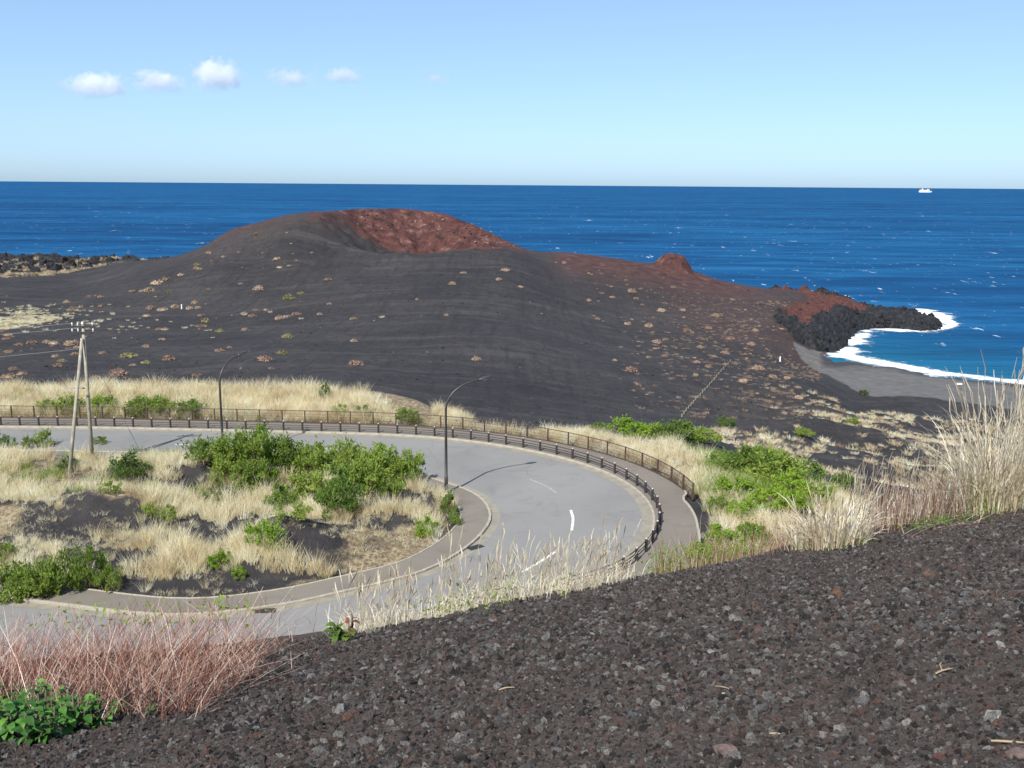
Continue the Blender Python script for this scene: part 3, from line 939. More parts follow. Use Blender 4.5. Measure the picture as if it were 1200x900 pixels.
# ------------------------------------------------------------------ road, gutters, kerbs, sidewalks, markings
def ribbon(name, a, b, z, mat, label, parent=None):
    n = min(len(a), len(b))
    v = np.concatenate([np.c_[a[:n], np.full(n, z)], np.c_[b[:n], np.full(n, z)]])
    i = np.arange(n - 1)
    me = mesh_np(name, v, np.stack([i, i + 1, i + 1 + n, i + n], 1)[:, ::-1])
    me.materials.append(mat)
    return tag(link(bpy.data.objects.new(name, me), parent), label, kind='structure')

def poly_sheet(name, poly, z, mat, label):
    vv = [Vector((p[0], p[1], z)) for p in poly]
    tri = tessellate_polygon([vv])
    me = mesh_np(name, [tuple(v) for v in vv], [tuple(t) for t in tri])
    bm = bmesh.new(); bm.from_mesh(me)
    bmesh.ops.recalc_face_normals(bm, faces=bm.faces)
    if sum(f.normal.z for f in bm.faces) < 0:
        bmesh.ops.reverse_faces(bm, faces=bm.faces)
    bm.to_mesh(me); bm.free()
    me.materials.append(mat)
    return tag(link(bpy.data.objects.new(name, me)), label, kind='structure')

poly_sheet('road', np.concatenate([OUT_GUTTER_IN[::2], IN_GUTTER_OUT[::-2]]), 0.02, M['asphalt'], 'grey asphalt road turning through a hairpin bend')
ribbon('gutter', OUT_KERB_FACE, offset(RAIL, -1.08), 0.026, M['gutter'], 'pale concrete gutter along the outer edge of the bend')
ribbon('gutter', offset(KERB, 0.58), offset(KERB, -0.02), 0.026, M['gutter'], 'pale concrete gutter along the inner edge of the bend')
ribbon('sidewalk', WALK_OUT, offset(RAIL, -0.26), 0.125, M['walk'], 'outer sidewalk between guard rail and mesh fence')
ribbon('sidewalk', offset(KERB, -0.14), IN_WALK_BACK, 0.125, M['walk'], 'inner sidewalk around the grass field')

def kerb_run(name, line, w, h, length, label, zb=-0.1):
    root = tag(empty(name), label, kind='structure')
    s = np.concatenate([[0], np.cumsum(np.linalg.norm(np.diff(line, axis=0), axis=1))])
    n = int(s[-1] / length)
    me = None
    for i in range(n):
        p = np.array([np.interp(s[-1] * t / n, s, line[:, 0]) for t in (i, i + 1)]), np.array([np.interp(s[-1] * t / n, s, line[:, 1]) for t in (i, i + 1)])
        cx, cy = p[0].mean(), p[1].mean()
        if cy < 44 and cx < -30 or cx < -62:
            continue
        L = math.hypot(p[0][1] - p[0][0], p[1][1] - p[1][0])
        if me is None:
            mb = MB().box((0, 0, 0), (L + 0.004, w, h))
            o = mb.build('kerb_stone', M['kerb'], root, bevel=0.018); me = o.data
        else:
            o = link(bpy.data.objects.new('kerb_stone', me), root)
        o.location = (cx, cy, zb + h / 2 + random.uniform(-0.004, 0.004))
        o.rotation_euler = (0, 0, math.atan2(p[1][1] - p[1][0], p[0][1] - p[0][0]))
kerb_run('kerb', offset(RAIL, -0.34), 0.17, 0.25, 1.0, 'row of concrete kerb stones below the guard rail')
kerb_run('kerb', offset(KERB, -0.06), 0.17, 0.25, 1.0, 'row of concrete kerb stones on the inside of the bend')
kerb_run('kerb', offset(KERB, -1.9), 0.12, 0.26, 1.0, 'thin kerb between inner sidewalk and grass field')
# pale edging beyond the end of the mesh fence
EDGE = offset_v(RAIL, WALK_W + 0.02)[(RAIL[:, 0] > 5) & (RAIL[:, 1] > 52.5) & (RAIL[:, 1] < 64.6)]
kerb_run('kerb', EDGE, 0.16, 0.3, 0.75, 'pale curved edging at the end of the outer sidewalk', -0.08)

def marking(pts_px, w, label, mat='paint'):
    line = smooth_line([on_plane(*p) for p in pts_px], 0.25)
    a, b = offset(line, w / 2), offset(line, -w / 2)
    n = len(a)
    e = 0.008 * rng.standard_normal((2, n, 2))
    v = np.concatenate([np.c_[a + e[0], np.full(n, 0.0245)], np.c_[b + e[1], np.full(n, 0.0245)]])
    i = np.arange(n - 1)
    me = mesh_np('lane_marking', v, np.stack([i, i + 1, i + 1 + n, i + n], 1)[:, ::-1])
    me.materials.append(M[mat])
    tag(link(bpy.data.objects.new('lane_marking', me)), label, 'road marking', 'dashes of the centre line')
marking([(669, 598), (671.5, 609), (670, 622)], 0.17, 'short white centre dash in the middle of the bend')
marking([(650, 647), (637, 656), (612, 671)], 0.18, 'long white centre dash near the dry reeds in front')
marking([(652, 578), (640, 570), (621, 562)], 0.07, 'worn thin white dash near the lamp post shadow', 'faded')
marking([(395, 527), (350, 525), (300, 523.5)], 0.13, 'faint white dash on the far straight behind the shrubs')
marking([(240, 521.5), (205, 521)], 0.13, 'faint white dash on the far straight near the pole')

def grate(px, py, rz, label):
    p = on_plane(px, py)
    t = tag(empty('drain_grate', (p[0], p[1], 0.03), rz), label, 'drain', 'drain grates in the gutter')
    f = MB()
    for sx in (-1, 1): f.box((sx * 0.47, 0, 0.004), (0.06, 0.5, 0.03))
    for sy in (-1, 1): f.box((0, sy * 0.22, 0.004), (0.88, 0.06, 0.03))
    f.build('frame', M['iron'], t)
    MB().box((0, 0, -0.0), (0.88, 0.38, 0.012)).build('pit_floor', M['iron'], t)
    bar = None
    for k in range(9):
        if bar is None:
            o = MB().box((0, 0, 0), (0.035, 0.38, 0.02)).build('bar', M['iron'], t); bar = o.data
        else:
            o = link(bpy.data.objects.new('bar', bar), t)
        o.location = (-0.36 + k * 0.09, 0, 0.016)
grate(557, 642, 0.75, 'dark drain grate in the gutter on the inside of the bend')
grate(311, 716.5, 0.12, 'dark drain grate in the gutter near the dry red stems')

# ------------------------------------------------------------------ guard rail
def along(line, step, start=0.0):
    s = np.concatenate([[0], np.cumsum(np.linalg.norm(np.diff(line, axis=0), axis=1))])
    q = np.arange(start, s[-1], step)
    x, y = np.interp(q, s, line[:, 0]), np.interp(q, s, line[:, 1])
    x2, y2 = np.interp(q + 0.05, s, line[:, 0]), np.interp(q + 0.05, s, line[:, 1])
    x1, y1 = np.interp(q - 0.05, s, line[:, 0]), np.interp(q - 0.05, s, line[:, 1])
    return np.stack([x, y, np.arctan2(y2 - y1, x2 - x1)], 1)

def guard_rail():
    root = tag(empty('guard_rail'), 'dark brown guard rail with round posts around the outside of the bend', 'guard rail')
    vis = RAIL[(RAIL[:, 0] > -52) & ~((RAIL[:, 1] < 48) & (RAIL[:, 0] < 2))]
    pm = cm = None
    for x, y, a in along(vis, 1.62, 0.4):
        if pm is None:
            o = MB().tube([(0, 0, 0.0), (0, 0, 0.74), (0, 0, 0.765)], [0.085, 0.085, 0.075], 10).build('post', M['brown'], root); pm = o.data
            c = MB().tube([(0, 0, 0.766), (0, 0, 0.81), (0, 0, 0.83)], [0.07, 0.066, 0.03], 10).build('cap', M['cap'], o); cm = c.data
        else:
            o = link(bpy.data.objects.new('post', pm), root)
            c = link(bpy.data.objects.new('cap', cm), o)
        o.location = (x, y, 0.12)
        o.rotation_euler = (random.uniform(-.015, .015), random.uniform(-.015, .015), a)
    ln = offset(vis, -0.02)[::2]
    for z in (0.40, 0.56, 0.78):
        MB().tube([(p[0], p[1], z) for p in ln], 0.032, 6).build('rail', M['brown'], root, True)
guard_rail()

def mesh_fence():
    root = tag(empty('mesh_fence'), 'rust brown mesh fence behind the outer sidewalk', 'fence')
    ln = offset(RAIL, 2.75)
    end = on_plane(808.5, 591)
    k = np.where((ln[:, 0] > -52) & ((ln[:, 1] > end[1]) & (ln[:, 1] > 55)))[0]
    ln = ln[k[0]:k[-1] + 1]
    P = along(ln, 2.0, 0.0)
    pm = None
    for i, (x, y, a) in enumerate(P):
        if pm is None:
            o = MB().box((0, 0, 0.55), (0.07, 0.13, 1.14)).build('post', M['fencebrown'], root, bevel=0.01); pm = o.data
        else:
            o = link(bpy.data.objects.new('post', pm), root)
        o.location = (x, y, 0.1); o.rotation_euler = (0, 0, a)
    pan = None
    for (x1, y1, a1), (x2, y2, a2) in zip(P[:-1], P[1:]):
        L = math.hypot(x2 - x1, y2 - y1)
        if pan is None:
            mb = MB()
            n = 19
            for k in range(n):
                xx = -0.93 + 1.86 * k / (n - 1)
                mb.box((xx, 0, 0.56), (0.012, 0.012, 0.92))
            for z in (0.13, 0.34, 0.56, 0.78):
                mb.box((0, 0.013, z), (1.9, 0.012, 0.014))
            o = mb.build('mesh_panel', M['fencebrown'], root); pan = o.data
            r = MB().box((0, 0, 1.08), (1.99, 0.06, 0.05)).build('top_rail', M['fencebrown'], o); rm = r.data
            r2 = MB().box((0, 0, 0.08), (1.93, 0.04, 0.04)).build('bottom_rail', M['fencebrown'], o); rm2 = r2.data
        else:
            o = link(bpy.data.objects.new('mesh_panel', pan), root)
            link(bpy.data.objects.new('top_rail', rm), o); link(bpy.data.objects.new('bottom_rail', rm2), o)
        o.location = ((x1 + x2) / 2, (y1 + y2) / 2, 0.1)
        o.rotation_euler = (0, 0, math.atan2(y2 - y1, x2 - x1))
mesh_fence()

# ------------------------------------------------------------------ street lamps
def street_lamp(x, y, rz, H, arm, label):
    z0 = 0.12
    t = tag(empty('street_lamp', (x, y, z0), rz), label, 'street lamp', 'street lamps on the inside of the bend')
    zs = H - 2.1
    pts = [(0, 0, 0), (0, 0, 1.2), (0, 0, 1.22), (0, 0, zs * 0.6), (0, 0, zs)]
    rad_ = [0.13, 0.125, 0.105, 0.095, 0.082]
    for k in range(1, 15):
        u = k / 14
        a = u * R(80)
        pts.append((arm * (0.42 * (1 - math.cos(a)) / (1 - math.cos(R(80))) + 0.58 * u ** 2.2), 0, zs + 1.95 * math.sin(a) / math.sin(R(80))))
        rad_.append(0.082 - 0.026 * u)
    MB().tube(pts, rad_, 10).build('pole', M['lamp'], t, True)
    MB().box((0, 0, 0.02), (0.36, 0.36, 0.04)).build('base_plate', M['lamp'], t)
    MB().box((0, -0.107, 0.6), (0.12, 0.02, 0.35)).build('service_door', M['lamp'], t)
    e = Vector(pts[-1]); d = (e - Vector(pts[-3])).normalized()
    ax = Vector((0, 1, 0)); up = d.cross(ax) * -1
    if up.z < 0: up = -up
    v, f = [], []
    prof = [(-0.05, 0.06, 0.06, 0.06), (0.12, 0.12, 0.11, 0.06), (0.38, 0.20, 0.14, 0.06), (0.72, 0.18, 0.11, 0.05), (0.95, 0.07, 0.04, 0.02)]
    for (l, w, hu, hd_) in prof:
        for k in range(10):
            a = 2 * math.pi * k / 10
            s_ = math.sin(a)
            v.append(e + d * l + ax * (w * math.cos(a)) + up * (s_ * (hu if s_ > 0 else hd_)))
    for i in range(len(prof) - 1):
        for k in range(10):
            f.append((i * 10 + k, i * 10 + (k + 1) % 10, (i + 1) * 10 + (k + 1) % 10, (i + 1) * 10 + k))
    f += [tuple(range(9, -1, -1)), tuple(range(40, 50))]
    hd_o = MB().add(v, f).build('lamp_head', M['lamp'], t, True)
    v, f = [], []
    for r_, k2 in ((1.0, -0.035), (0.85, -0.085), (0.4, -0.115)):
        for k in range(12):
            a = 2 * math.pi * k / 12
            v.append(e + d * (0.42 + 0.24 * r_ * math.cos(a)) + ax * (0.125 * r_ * math.sin(a)) + up * k2)
    for i in range(2):
        for k in range(12):
            f.append((i * 12 + k, i * 12 + (k + 1) % 12, (i + 1) * 12 + (k + 1) % 12, (i + 1) * 12 + k))
    f += [tuple(range(11, -1, -1)), tuple(range(24, 36))]
    MB().add(v, f).build('lens', M['lens'], hd_o, True)
lp = on_plane(523, 580)
street_lamp(lp[0], lp[1], 0.42, 7.75, 2.35, 'tall dark street lamp with curved arm beside the inner sidewalk of the bend')
street_lamp(at_dist(262, 540, 72.3)[0], 72.3, 1.05, 7.75, 2.0, 'farther street lamp rising from the green shrubs by the far straight')

# ------------------------------------------------------------------ A-shaped utility pole
def utility_pole():
    bx_, by_ = at_dist(107, 520, 70.8)[0], 70.8
    z0 = h1(bx_, by_)
    t = tag(empty('utility_pole', (bx_, by_, z0)), 'weathered A-shaped utility pole with white insulators in the dry grass', 'utility pole')
    top = Vector((at_dist(97, 379, 70.9)[0] - bx_, 0.1, at_dist(97, 379, 70.9)[2] - z0))
    MB().tube([(0, 0, -0.3), top * 0.5, top], [0.135, 0.12, 0.10], 12).build('pole', M['wood'], t, True)
    foot = Vector((at_dist(79, 535, 67.6)[0] - bx_, -3.2, -0.2))
    b = top * 0.9 + Vector((-0.03, -0.25, 0))
    MB().tube([foot, (foot + b) / 2, b], [0.13, 0.12, 0.10], 12).build('brace_pole', M['wood'], t, True)
    mid = top * 0.555
    MB().box((mid.x - 0.55, mid.y - 0.75, mid.z), (1.35, 0.09, 0.09), 0.0).build('tie_bar', M['steel'], t)
    for q, (dz, w) in enumerate(((-0.18, 1.5), (-0.62, 1.55))):
        a = MB().box((top.x + 0.02, top.y - 0.16, top.z + dz), (w, 0.08, 0.08), 0.12).build('crossarm', M['iron'], t)
        for k in (-0.92, -0.4, 0.92):
            x = top.x + 0.02 + k * w / 2
            i_ = MB().tube([(x, top.y - 0.16 + k * .09, top.z + dz + 0.055), (x, top.y - 0.16 + k * .09, top.z + dz + 0.13), (x, top.y - 0.16 + k * .09, top.z + dz + 0.15), (x, top.y - 0.16 + k * .09, top.z + dz + 0.27)],
                           [0.03, 0.03, 0.06, 0.045], 8).build('insulator', M['porcelain'], a)
    MB().tube([(top.x, top.y - 0.02, top.z), (top.x, top.y - 0.02, top.z + 0.12)], [0.13, 0.06], 10).build('pole_cap', M['steel'], t)
    # guy wire and its pale guard
    g = on_plane(161, 533); g = Vector((g[0] - bx_, g[1] - by_ + 0.6, 0.1 - z0))
    st = top * 0.88
    MB().tube([st, (st + g) / 2 - Vector((0, 0, 0.06)), g], 0.014, 5).build('guy_wire', M['wire'], t)
    dirg = (st - g).normalized()
    MB().tube([g + dirg * 0.3, g + dirg * 2.0], 0.05, 8).build('guy_guard', M['porcelain'], t)
    # lines running off to the left
    w0 = Vector((bx_, by_, z0)) + top
    for k, (dy, dz, zz) in enumerate(((-0.2, 0.05, 9.2), (0.1, -0.35, 8.7), (0.3, -1.9, 6.4))):
        a = w0 + Vector((-0.6, dy, dz)); b2 = Vector((-62, 66 + 3 * k, zz))
        pts = []
        for u in np.linspace(0, 1, 14):
            p = a.lerp(b2, u); p.z -= 1.1 * 4 * u * (1 - u) * 0.35
            pts.append(p - Vector((bx_, by_, z0)))
        MB().tube(pts, 0.012, 5).build('cable', M['wire'], t)
utility_pole()

# ------------------------------------------------------------------ foliage building blocks
def blades(n, spread, hmin, hmax, w, lean, rs, segs=2, curve=0.5):
    """tuft of grass blades"""
    v, f = [], []
    for _ in range(n):
        a = rs.uniform(0, 2 * math.pi); rr_ = spread * math.sqrt(rs.uniform(0, 1))
        bx, by = rr_ * math.cos(a), rr_ * math.sin(a)
        a2 = a + rs.normal(0, 0.7)
        h = rs.uniform(hmin, hmax); ln = lean * rs.uniform(0.2, 1.3) * h
        tw = rs.uniform(0, math.pi)
        wx, wy = math.cos(tw) * w / 2, math.sin(tw) * w / 2
        i0 = len(v)
        for s in range(segs + 1):
            u = s / segs
            k = 1 - 0.85 * u
            cx = bx + math.cos(a2) * ln * u ** (1 + curve); cy = by + math.sin(a2) * ln * u ** (1 + curve)
            cz = h * u * (1 - 0.12 * u) - 0.03
            v.append((cx - wx * k, cy - wy * k, cz)); v.append((cx + wx * k, cy + wy * k, cz))
        for s in range(segs):
            b = i0 + 2 * s
            f.append((b, b + 1, b + 3, b + 2))
    return v, f

def tuft_mesh(name, mat, seed, **kw):
    rs = np.random.default_rng(seed)
    v, f = blades(rs=rs, **kw)
    me = mesh_np(name, v, np.array(f))
    me.materials.append(mat)
    return me

def scatter(name, label, meshes, P, rotz, scl, idx, tilt=None, kind='stuff', cat=None):
    """one object that sets the given small meshes on many points"""
    me = bpy.data.meshes.new(name)
    me.vertices.add(len(P))
    me.vertices.foreach_set('co', np.asarray(P, np.float32).ravel())
    rot = np.zeros((len(P), 3), np.float32); rot[:, 2] = rotz
    if tilt is not None: rot[:, :2] = tilt
    a = me.attributes.new('rot', 'FLOAT_VECTOR', 'POINT'); a.data.foreach_set('vector', rot.ravel())
    scl = np.asarray(scl, np.float32)
    if scl.ndim == 1: scl = np.repeat(scl[:, None], 3, 1)
    a = me.attributes.new('scl', 'FLOAT_VECTOR', 'POINT'); a.data.foreach_set('vector', scl.ravel())
    a = me.attributes.new('idx', 'INT', 'POINT'); a.data.foreach_set('value', np.asarray(idx, np.int32))
    o = link(bpy.data.objects.new(name, me))
    src = bpy.data.collections.new(name + ' pieces')
    for i, m_ in enumerate(meshes):
        src.objects.link(bpy.data.objects.new('%s piece %02d' % (name, i), m_))
    ng = bpy.data.node_groups.new(name + ' scatter', 'GeometryNodeTree')
    ng.interface.new_socket('Geometry', in_out='INPUT', socket_type='NodeSocketGeometry')
    ng.interface.new_socket('Geometry', in_out='OUTPUT', socket_type='NodeSocketGeometry')
    gi, go = ng.nodes.new('NodeGroupInput'), ng.nodes.new('NodeGroupOutput')
    ci = ng.nodes.new('GeometryNodeCollectionInfo')
    ci.inputs['Collection'].default_value = src
    ci.inputs['Separate Children'].default_value = True
    ci.inputs['Reset Children'].default_value = True
    ip = ng.nodes.new('GeometryNodeInstanceOnPoints')
    ip.inputs['Pick Instance'].default_value = True
    def att(nm, typ):
        n = ng.nodes.new('GeometryNodeInputNamedAttribute'); n.data_type = typ
        n.inputs['Name'].default_value = nm
        return n.outputs['Attribute']
    e2r = ng.nodes.new('FunctionNodeEulerToRotation')
    ng.links.new(att('rot', 'FLOAT_VECTOR'), e2r.inputs[0])
    ng.links.new(gi.outputs[0], ip.inputs['Points'])
    ng.links.new(ci.outputs[0], ip.inputs['Instance'])
    ng.links.new(att('idx', 'INT'), ip.inputs['Instance Index'])
    ng.links.new(e2r.outputs[0], ip.inputs['Rotation'])
    ng.links.new(att('scl', 'FLOAT_VECTOR'), ip.inputs['Scale'])
    ng.links.new(ip.outputs[0], go.inputs[0])
    md = o.modifiers.new('scatter', 'NODES'); md.node_group = ng
    return tag(o, label, cat, kind=kind)

GRASS = [tuft_mesh('grass tuft', M['grass'], 100 + i, n=44, spread=0.26, hmin=0.4, hmax=1.25, w=0.024, lean=0.5) for i in range(6)]
FLANKT = [tuft_mesh('flank tuft', M['flankgrass'], 160 + i, n=60, spread=0.5, hmin=0.12, hmax=0.5, w=0.07, lean=1.0) for i in range(4)]
PLAINT = [tuft_mesh('plain tuft', M['grass'], 180 + i, n=70, spread=0.55, hmin=0.2, hmax=0.75, w=0.06, lean=0.9) for i in range(4)]
LOW = [tuft_mesh('low tuft', M['grass'], 120 + i, n=34, spread=0.4, hmin=0.2, hmax=0.55, w=0.028, lean=0.9) for i in range(4)]
HILLT = [tuft_mesh('hill tuft', M['hillgrass'], 140 + i, n=75, spread=0.55, hmin=0.15, hmax=0.62, w=0.07, lean=1.0) for i in range(4)]

def sample_px(poly, n, zref=0.0):
    """random points on the land, evenly over the ground inside a picture outline"""
    g = np.array([on_plane(p[0], p[1], zref)[:2] for p in poly])
    lo, hi = g.min(0), g.max(0)
    out = []
    tot = 0
    while tot < n:
        q = rng.uniform(lo, hi, (n * 2, 2))
        q = q[in_poly(q[:, 0], q[:, 1], g)]
        out.append(q); tot += len(q)
        if len(q) == 0: break
    return np.concatenate(out)[:n]

def inside_px(q, ell):
    """picture ellipses (cx, cy, rx, ry) on the plane z=0"""
    d = np.hypot(q[:, 0], q[:, 1])
    px = 600 + F_PX * q[:, 0] / q[:, 1] * 1.0
    dep = CAM_Z / q[:, 1]
    py = 450 + F_PX * np.tan(np.arctan(dep) - R(PITCH)) + (px - 600) * math.tan(R(ROLL))
    px = 600 + F_PX * (q[:, 0] / np.hypot(q[:, 1], CAM_Z)) / np.cos(np.arctan(dep) - R(PITCH))
    k = np.full(len(q), -9.0)
    for cx, cy, rx, ry in ell:
        k = np.maximum(k, 1 - ((px - cx) / rx) ** 2 - ((py - cy) / ry) ** 2)
    return k

# dry grass of the inner field
BARE = [(70, 628, 120, 24), (205, 628, 60, 14), (300, 700, 190, 22), (470, 655, 110, 22), (395, 650, 70, 22), (330, 632, 70, 13), (130, 660, 60, 14), (20, 650, 60, 16), (270, 640, 60, 10), (200, 690, 110, 10), (450, 628, 45, 9)]
PATCH = [(60, 612, 20, 6), (30, 642, 18, 7), (60, 652, 16, 6), (150, 640, 42, 10), (190, 672, 40, 13), (250, 672, 24, 10), (60, 700, 90, 8), (300, 655, 25, 8), (245, 655, 25, 6)]
q = sample_px([(-120, 528), (300, 524), (500, 552), (560, 585), (560, 625), (480, 672), (300, 712), (-120, 716)], 15000)
ok = in_poly(q[:, 0], q[:, 1], np.concatenate([offset(KERB, -2.25), [(-75, 46.0), (-75, 73)]]))
q = q[ok]
nz = fbm(q[:, 0] * 0.33, q[:, 1] * 0.33, 3, 15)
bare = inside_px(q, BARE)
pat = inside_px(q, PATCH)
dens = np.clip(0.26 + 3.4 * (nz - 0.41), 0.04, 0.8)
dens = np.where(bare > 0, np.clip(0.05 - bare, 0, 1) + 0.035, dens)
dens = np.where(pat > 0, 0.75, dens)
q = q[rng.uniform(0, 1, len(q)) < dens]
zq = height(q[:, 0], q[:, 1])
sz = rng.uniform(0.5, 1.3, len(q)) * (0.3 + 1.15 * fbm(q[:, 0] * 0.5, q[:, 1] * 0.5, 2, 18))
sz *= np.where(inside_px(q, BARE) > -0.1, 0.6, 1.0)
scatter('dry_grass', 'tall straw coloured grass covering the field inside the bend', GRASS, np.c_[q, zq - 0.03], rng.uniform(0, 6.28, len(q)), sz, rng.integers(0, 6, len(q)))

# litter and stunted tufts on the bare ash of the field
q = sample_px([(-60, 600), (560, 600), (560, 640), (300, 712), (-60, 716)], 2600)
q = q[in_poly(q[:, 0], q[:, 1], np.concatenate([offset(KERB, -2.1), [(-75, 46.0), (-75, 73)]]))]
q = q[(inside_px(q, BARE) > -0.05) & (fbm(q[:, 0] * 0.5, q[:, 1] * 0.5, 3, 19) > 0.42)]
zq = height(q[:, 0], q[:, 1])
scatter('stunted_tufts', 'stunted dry tufts and litter on the bare black ash inside the bend', LOW, np.c_[q, zq - 0.03], rng.uniform(0, 6.28, len(q)), rng.uniform(0.2, 0.75, len(q)) ** 1.3, rng.integers(0, 4, len(q)))

# dry grass behind the fence along the far straight
ln = offset(RAIL, 3.3)
def strip_points(n, x0, x1, d0, d1):
    base = RAIL[(RAIL[:, 0] > x0) & (RAIL[:, 0] < x1) & (RAIL[:, 1] > 55)]
    t = np.gradient(base, axis=0); t /= np.linalg.norm(t, axis=1)[:, None]
    nrm = np.stack([-t[:, 1], t[:, 0]], 1)
    i = rng.integers(0, len(base), n)
    return base[i] + nrm[i] * rng.uniform(d0, d1, n)[:, None] + rng.normal(0, 0.2, (n, 2))
q = np.concatenate([strip_points(4200, -56, -6.5, 3.3, 12.0), strip_points(90, -8, 2, 3.2, 4.6), strip_points(1100, 0, 13, 3.2, 8.5)])
keep = (q[:, 0] < -9.5 - 0.6 * np.maximum(q[:, 1] - 85.5, 0) + rng.normal(0, 0.5, len(q))) | (q[:, 0] > -7)
q = q[keep]
zq = height(q[:, 0], q[:, 1])
sz = rng.uniform(0.55, 1.4, len(q)) * (0.5 + 1.1 * fbm(q[:, 0] * 0.4, q[:, 1] * 0.4, 2, 28)) * np.where(q[:, 0] > -7, 0.7, 0.95)
scatter('dry_grass', 'pale dry grass bank behind the fence of the far straight', GRASS, np.c_[q, zq - 0.05], rng.uniform(0, 6.28, len(q)), sz, rng.integers(0, 6, len(q)))

# dry grass on the slope right of the bend, and tussocks of the dunes
q = sample_px([(690, 500), (830, 495), (1000, 530), (1060, 600), (960, 660), (780, 690), (800, 650), (818, 620), (812, 590), (770, 545), (700, 512)], 9000, -4)
d = dist_line(q[:, 0], q[:, 1], RAIL[::3]); inp = in_poly(q[:, 0], q[:, 1], np.concatenate([offset(RAIL, 3.3), [(-75, 38.0), (-75, 86)]]))
q = q[~inp & (q[:, 0] > 3)]
nz = fbm(q[:, 0] * 0.16, q[:, 1] * 0.16, 3, 38)
q = q[rng.uniform(0, 1, len(q)) < np.clip(0.22 + 3.4 * (nz - 0.45), 0.02, 0.85)]
zq = height(q[:, 0], q[:, 1])
sz = rng.uniform(0.5, 1.35, len(q)) * (0.55 + 1.0 * fbm(q[:, 0] * 0.4, q[:, 1] * 0.4, 2, 28))
scatter('dry_grass', 'dry grass on the slope between outer sidewalk and dunes', GRASS + LOW, np.c_[q, zq - 0.05], rng.uniform(0, 6.28, len(q)), sz, rng.integers(0, 10, len(q)))

th = rng.uniform(np.radians(9), np.radians(34), 8500); r_ = np.sqrt(rng.uniform(104 ** 2, 262 ** 2, 8500))
q = np.stack([r_ * np.sin(th), r_ * np.cos(th)], 1)
nz = fbm(q[:, 0] * 0.085, q[:, 1] * 0.085, 4, 48)
lim = sstep(q[:, 0], 24, 38) * np.where(r_ > 165, sstep(np.degrees(th), 14.5, 19.0), 1.0)
q = q[rng.uniform(0, 1, len(q)) < np.clip(2.6 * (nz - 0.44), 0.06, 0.5) * lim]
zq = height(q[:, 0], q[:, 1])
q, zq = q[zq > -38.6], zq[zq > -38.6]
scatter('dune_tussocks', 'straw tussocks scattered over the dark dunes behind the beach', PLAINT + HILLT, np.c_[q, zq - 0.05], rng.uniform(0, 6.28, len(q)), rng.uniform(0.4, 1.25, len(q)) ** 1.2 * 1.3, rng.integers(0, 8, len(q)))

GREENT = [tuft_mesh('green tuft', M['green'], 190 + i, n=40, spread=0.34, hmin=0.25, hmax=0.8, w=0.034, lean=0.6) for i in range(3)]
q = sample_px([(700, 500), (900, 500), (1010, 530), (1060, 600), (960, 660), (800, 690), (800, 655), (822, 630), (818, 590), (775, 540)], 5200, -5)
inp = in_poly(q[:, 0], q[:, 1], np.concatenate([offset(RAIL, 3.5), [(-75, 38.0), (-75, 86)]]))
nz = fbm(q[:, 0] * 0.13, q[:, 1] * 0.13, 3, 138)
q = q[~inp & (q[:, 0] > 4) & (rng.uniform(0, 1, len(q)) < np.clip(5 * (nz - 0.42), 0, 0.95))]
q2 = sample_px([(-60, 530), (300, 530), (520, 565), (540, 610), (200, 600), (-60, 596)], 700)
q2 = q2[fbm(q2[:, 0] * 0.3, q2[:, 1] * 0.3, 3, 139) > 0.55]
q3 = strip_points(500, -52, -8, 3.4, 9.0); q3 = q3[fbm(q3[:, 0] * 0.25, q3[:, 1] * 0.25, 3, 140) > 0.54]
q = np.concatenate([q, q2, q3])
zq = height(q[:, 0], q[:, 1])
scatter('green_grass', 'green grass tufts mixed into the dry grass on both sides of the road', GREENT, np.c_[q, zq - 0.04], rng.uniform(0, 6.28, len(q)), rng.uniform(0.5, 1.5, len(q)), rng.integers(0, 3, len(q)))

# fine tussocks of the cone's right flank and of the plain at left
th = rng.uniform(np.radians(5), np.radians(17.5), 7000); r_ = rng.uniform(185, 440, 7000)
q = np.stack([r_ * np.sin(th), r_ * np.cos(th)], 1)
nz = fbm(q[:, 0] * 0.05, q[:, 1] * 0.05, 3, 58)
u = (np.degrees(th) - 5) / 12.5
q = q[rng.uniform(0, 1, len(q)) < np.clip(0.20 + 0.9 * (nz - 0.46), 0, 0.5) * np.clip(u * 2.4 - 0.15, 0, 1)]
zq = height(q[:, 0], q[:, 1])
flank_q, flank_z = q, zq
scatter('flank_tussocks', 'small dry tussocks speckling the right flank of the cone', FLANKT, np.c_[q, zq - 0.05], rng.uniform(0, 6.28, len(q)), rng.uniform(0.5, 1.3, len(q)), rng.integers(0, 4, len(q)))
xq = np.concatenate([rng.uniform(-270, yf[0] - 2, 5200), yf[0] + rng.exponential(22, 90)])
q = np.stack([xq, rng.normal(yf[1] + 3, 19, len(xq)) - 0.1 * (xq - yf[0])], 1)
nz = fbm(q[:, 0] * 0.07, q[:, 1] * 0.07, 3, 63)
q = q[nz > 0.36]
zq = height(q[:, 0], q[:, 1])
scatter('plain_grass', 'pale yellow grass patch on the dark plain at left', PLAINT, np.c_[q, zq - 0.05], rng.uniform(0, 6.28, len(q)), rng.uniform(0.5, 1.4, len(q)), rng.integers(0, 4, len(q)))
th = rng.uniform(np.radians(-34), np.radians(-17), 2600); r_ = rng.uniform(540, 760, 2600)
q = np.stack([r_ * np.sin(th), r_ * np.cos(th)], 1)
nz = fbm(q[:, 0] * 0.04, q[:, 1] * 0.02, 3, 73)
q = q[nz > 0.5]
zq = height(q[:, 0], q[:, 1]); k = zq > -38
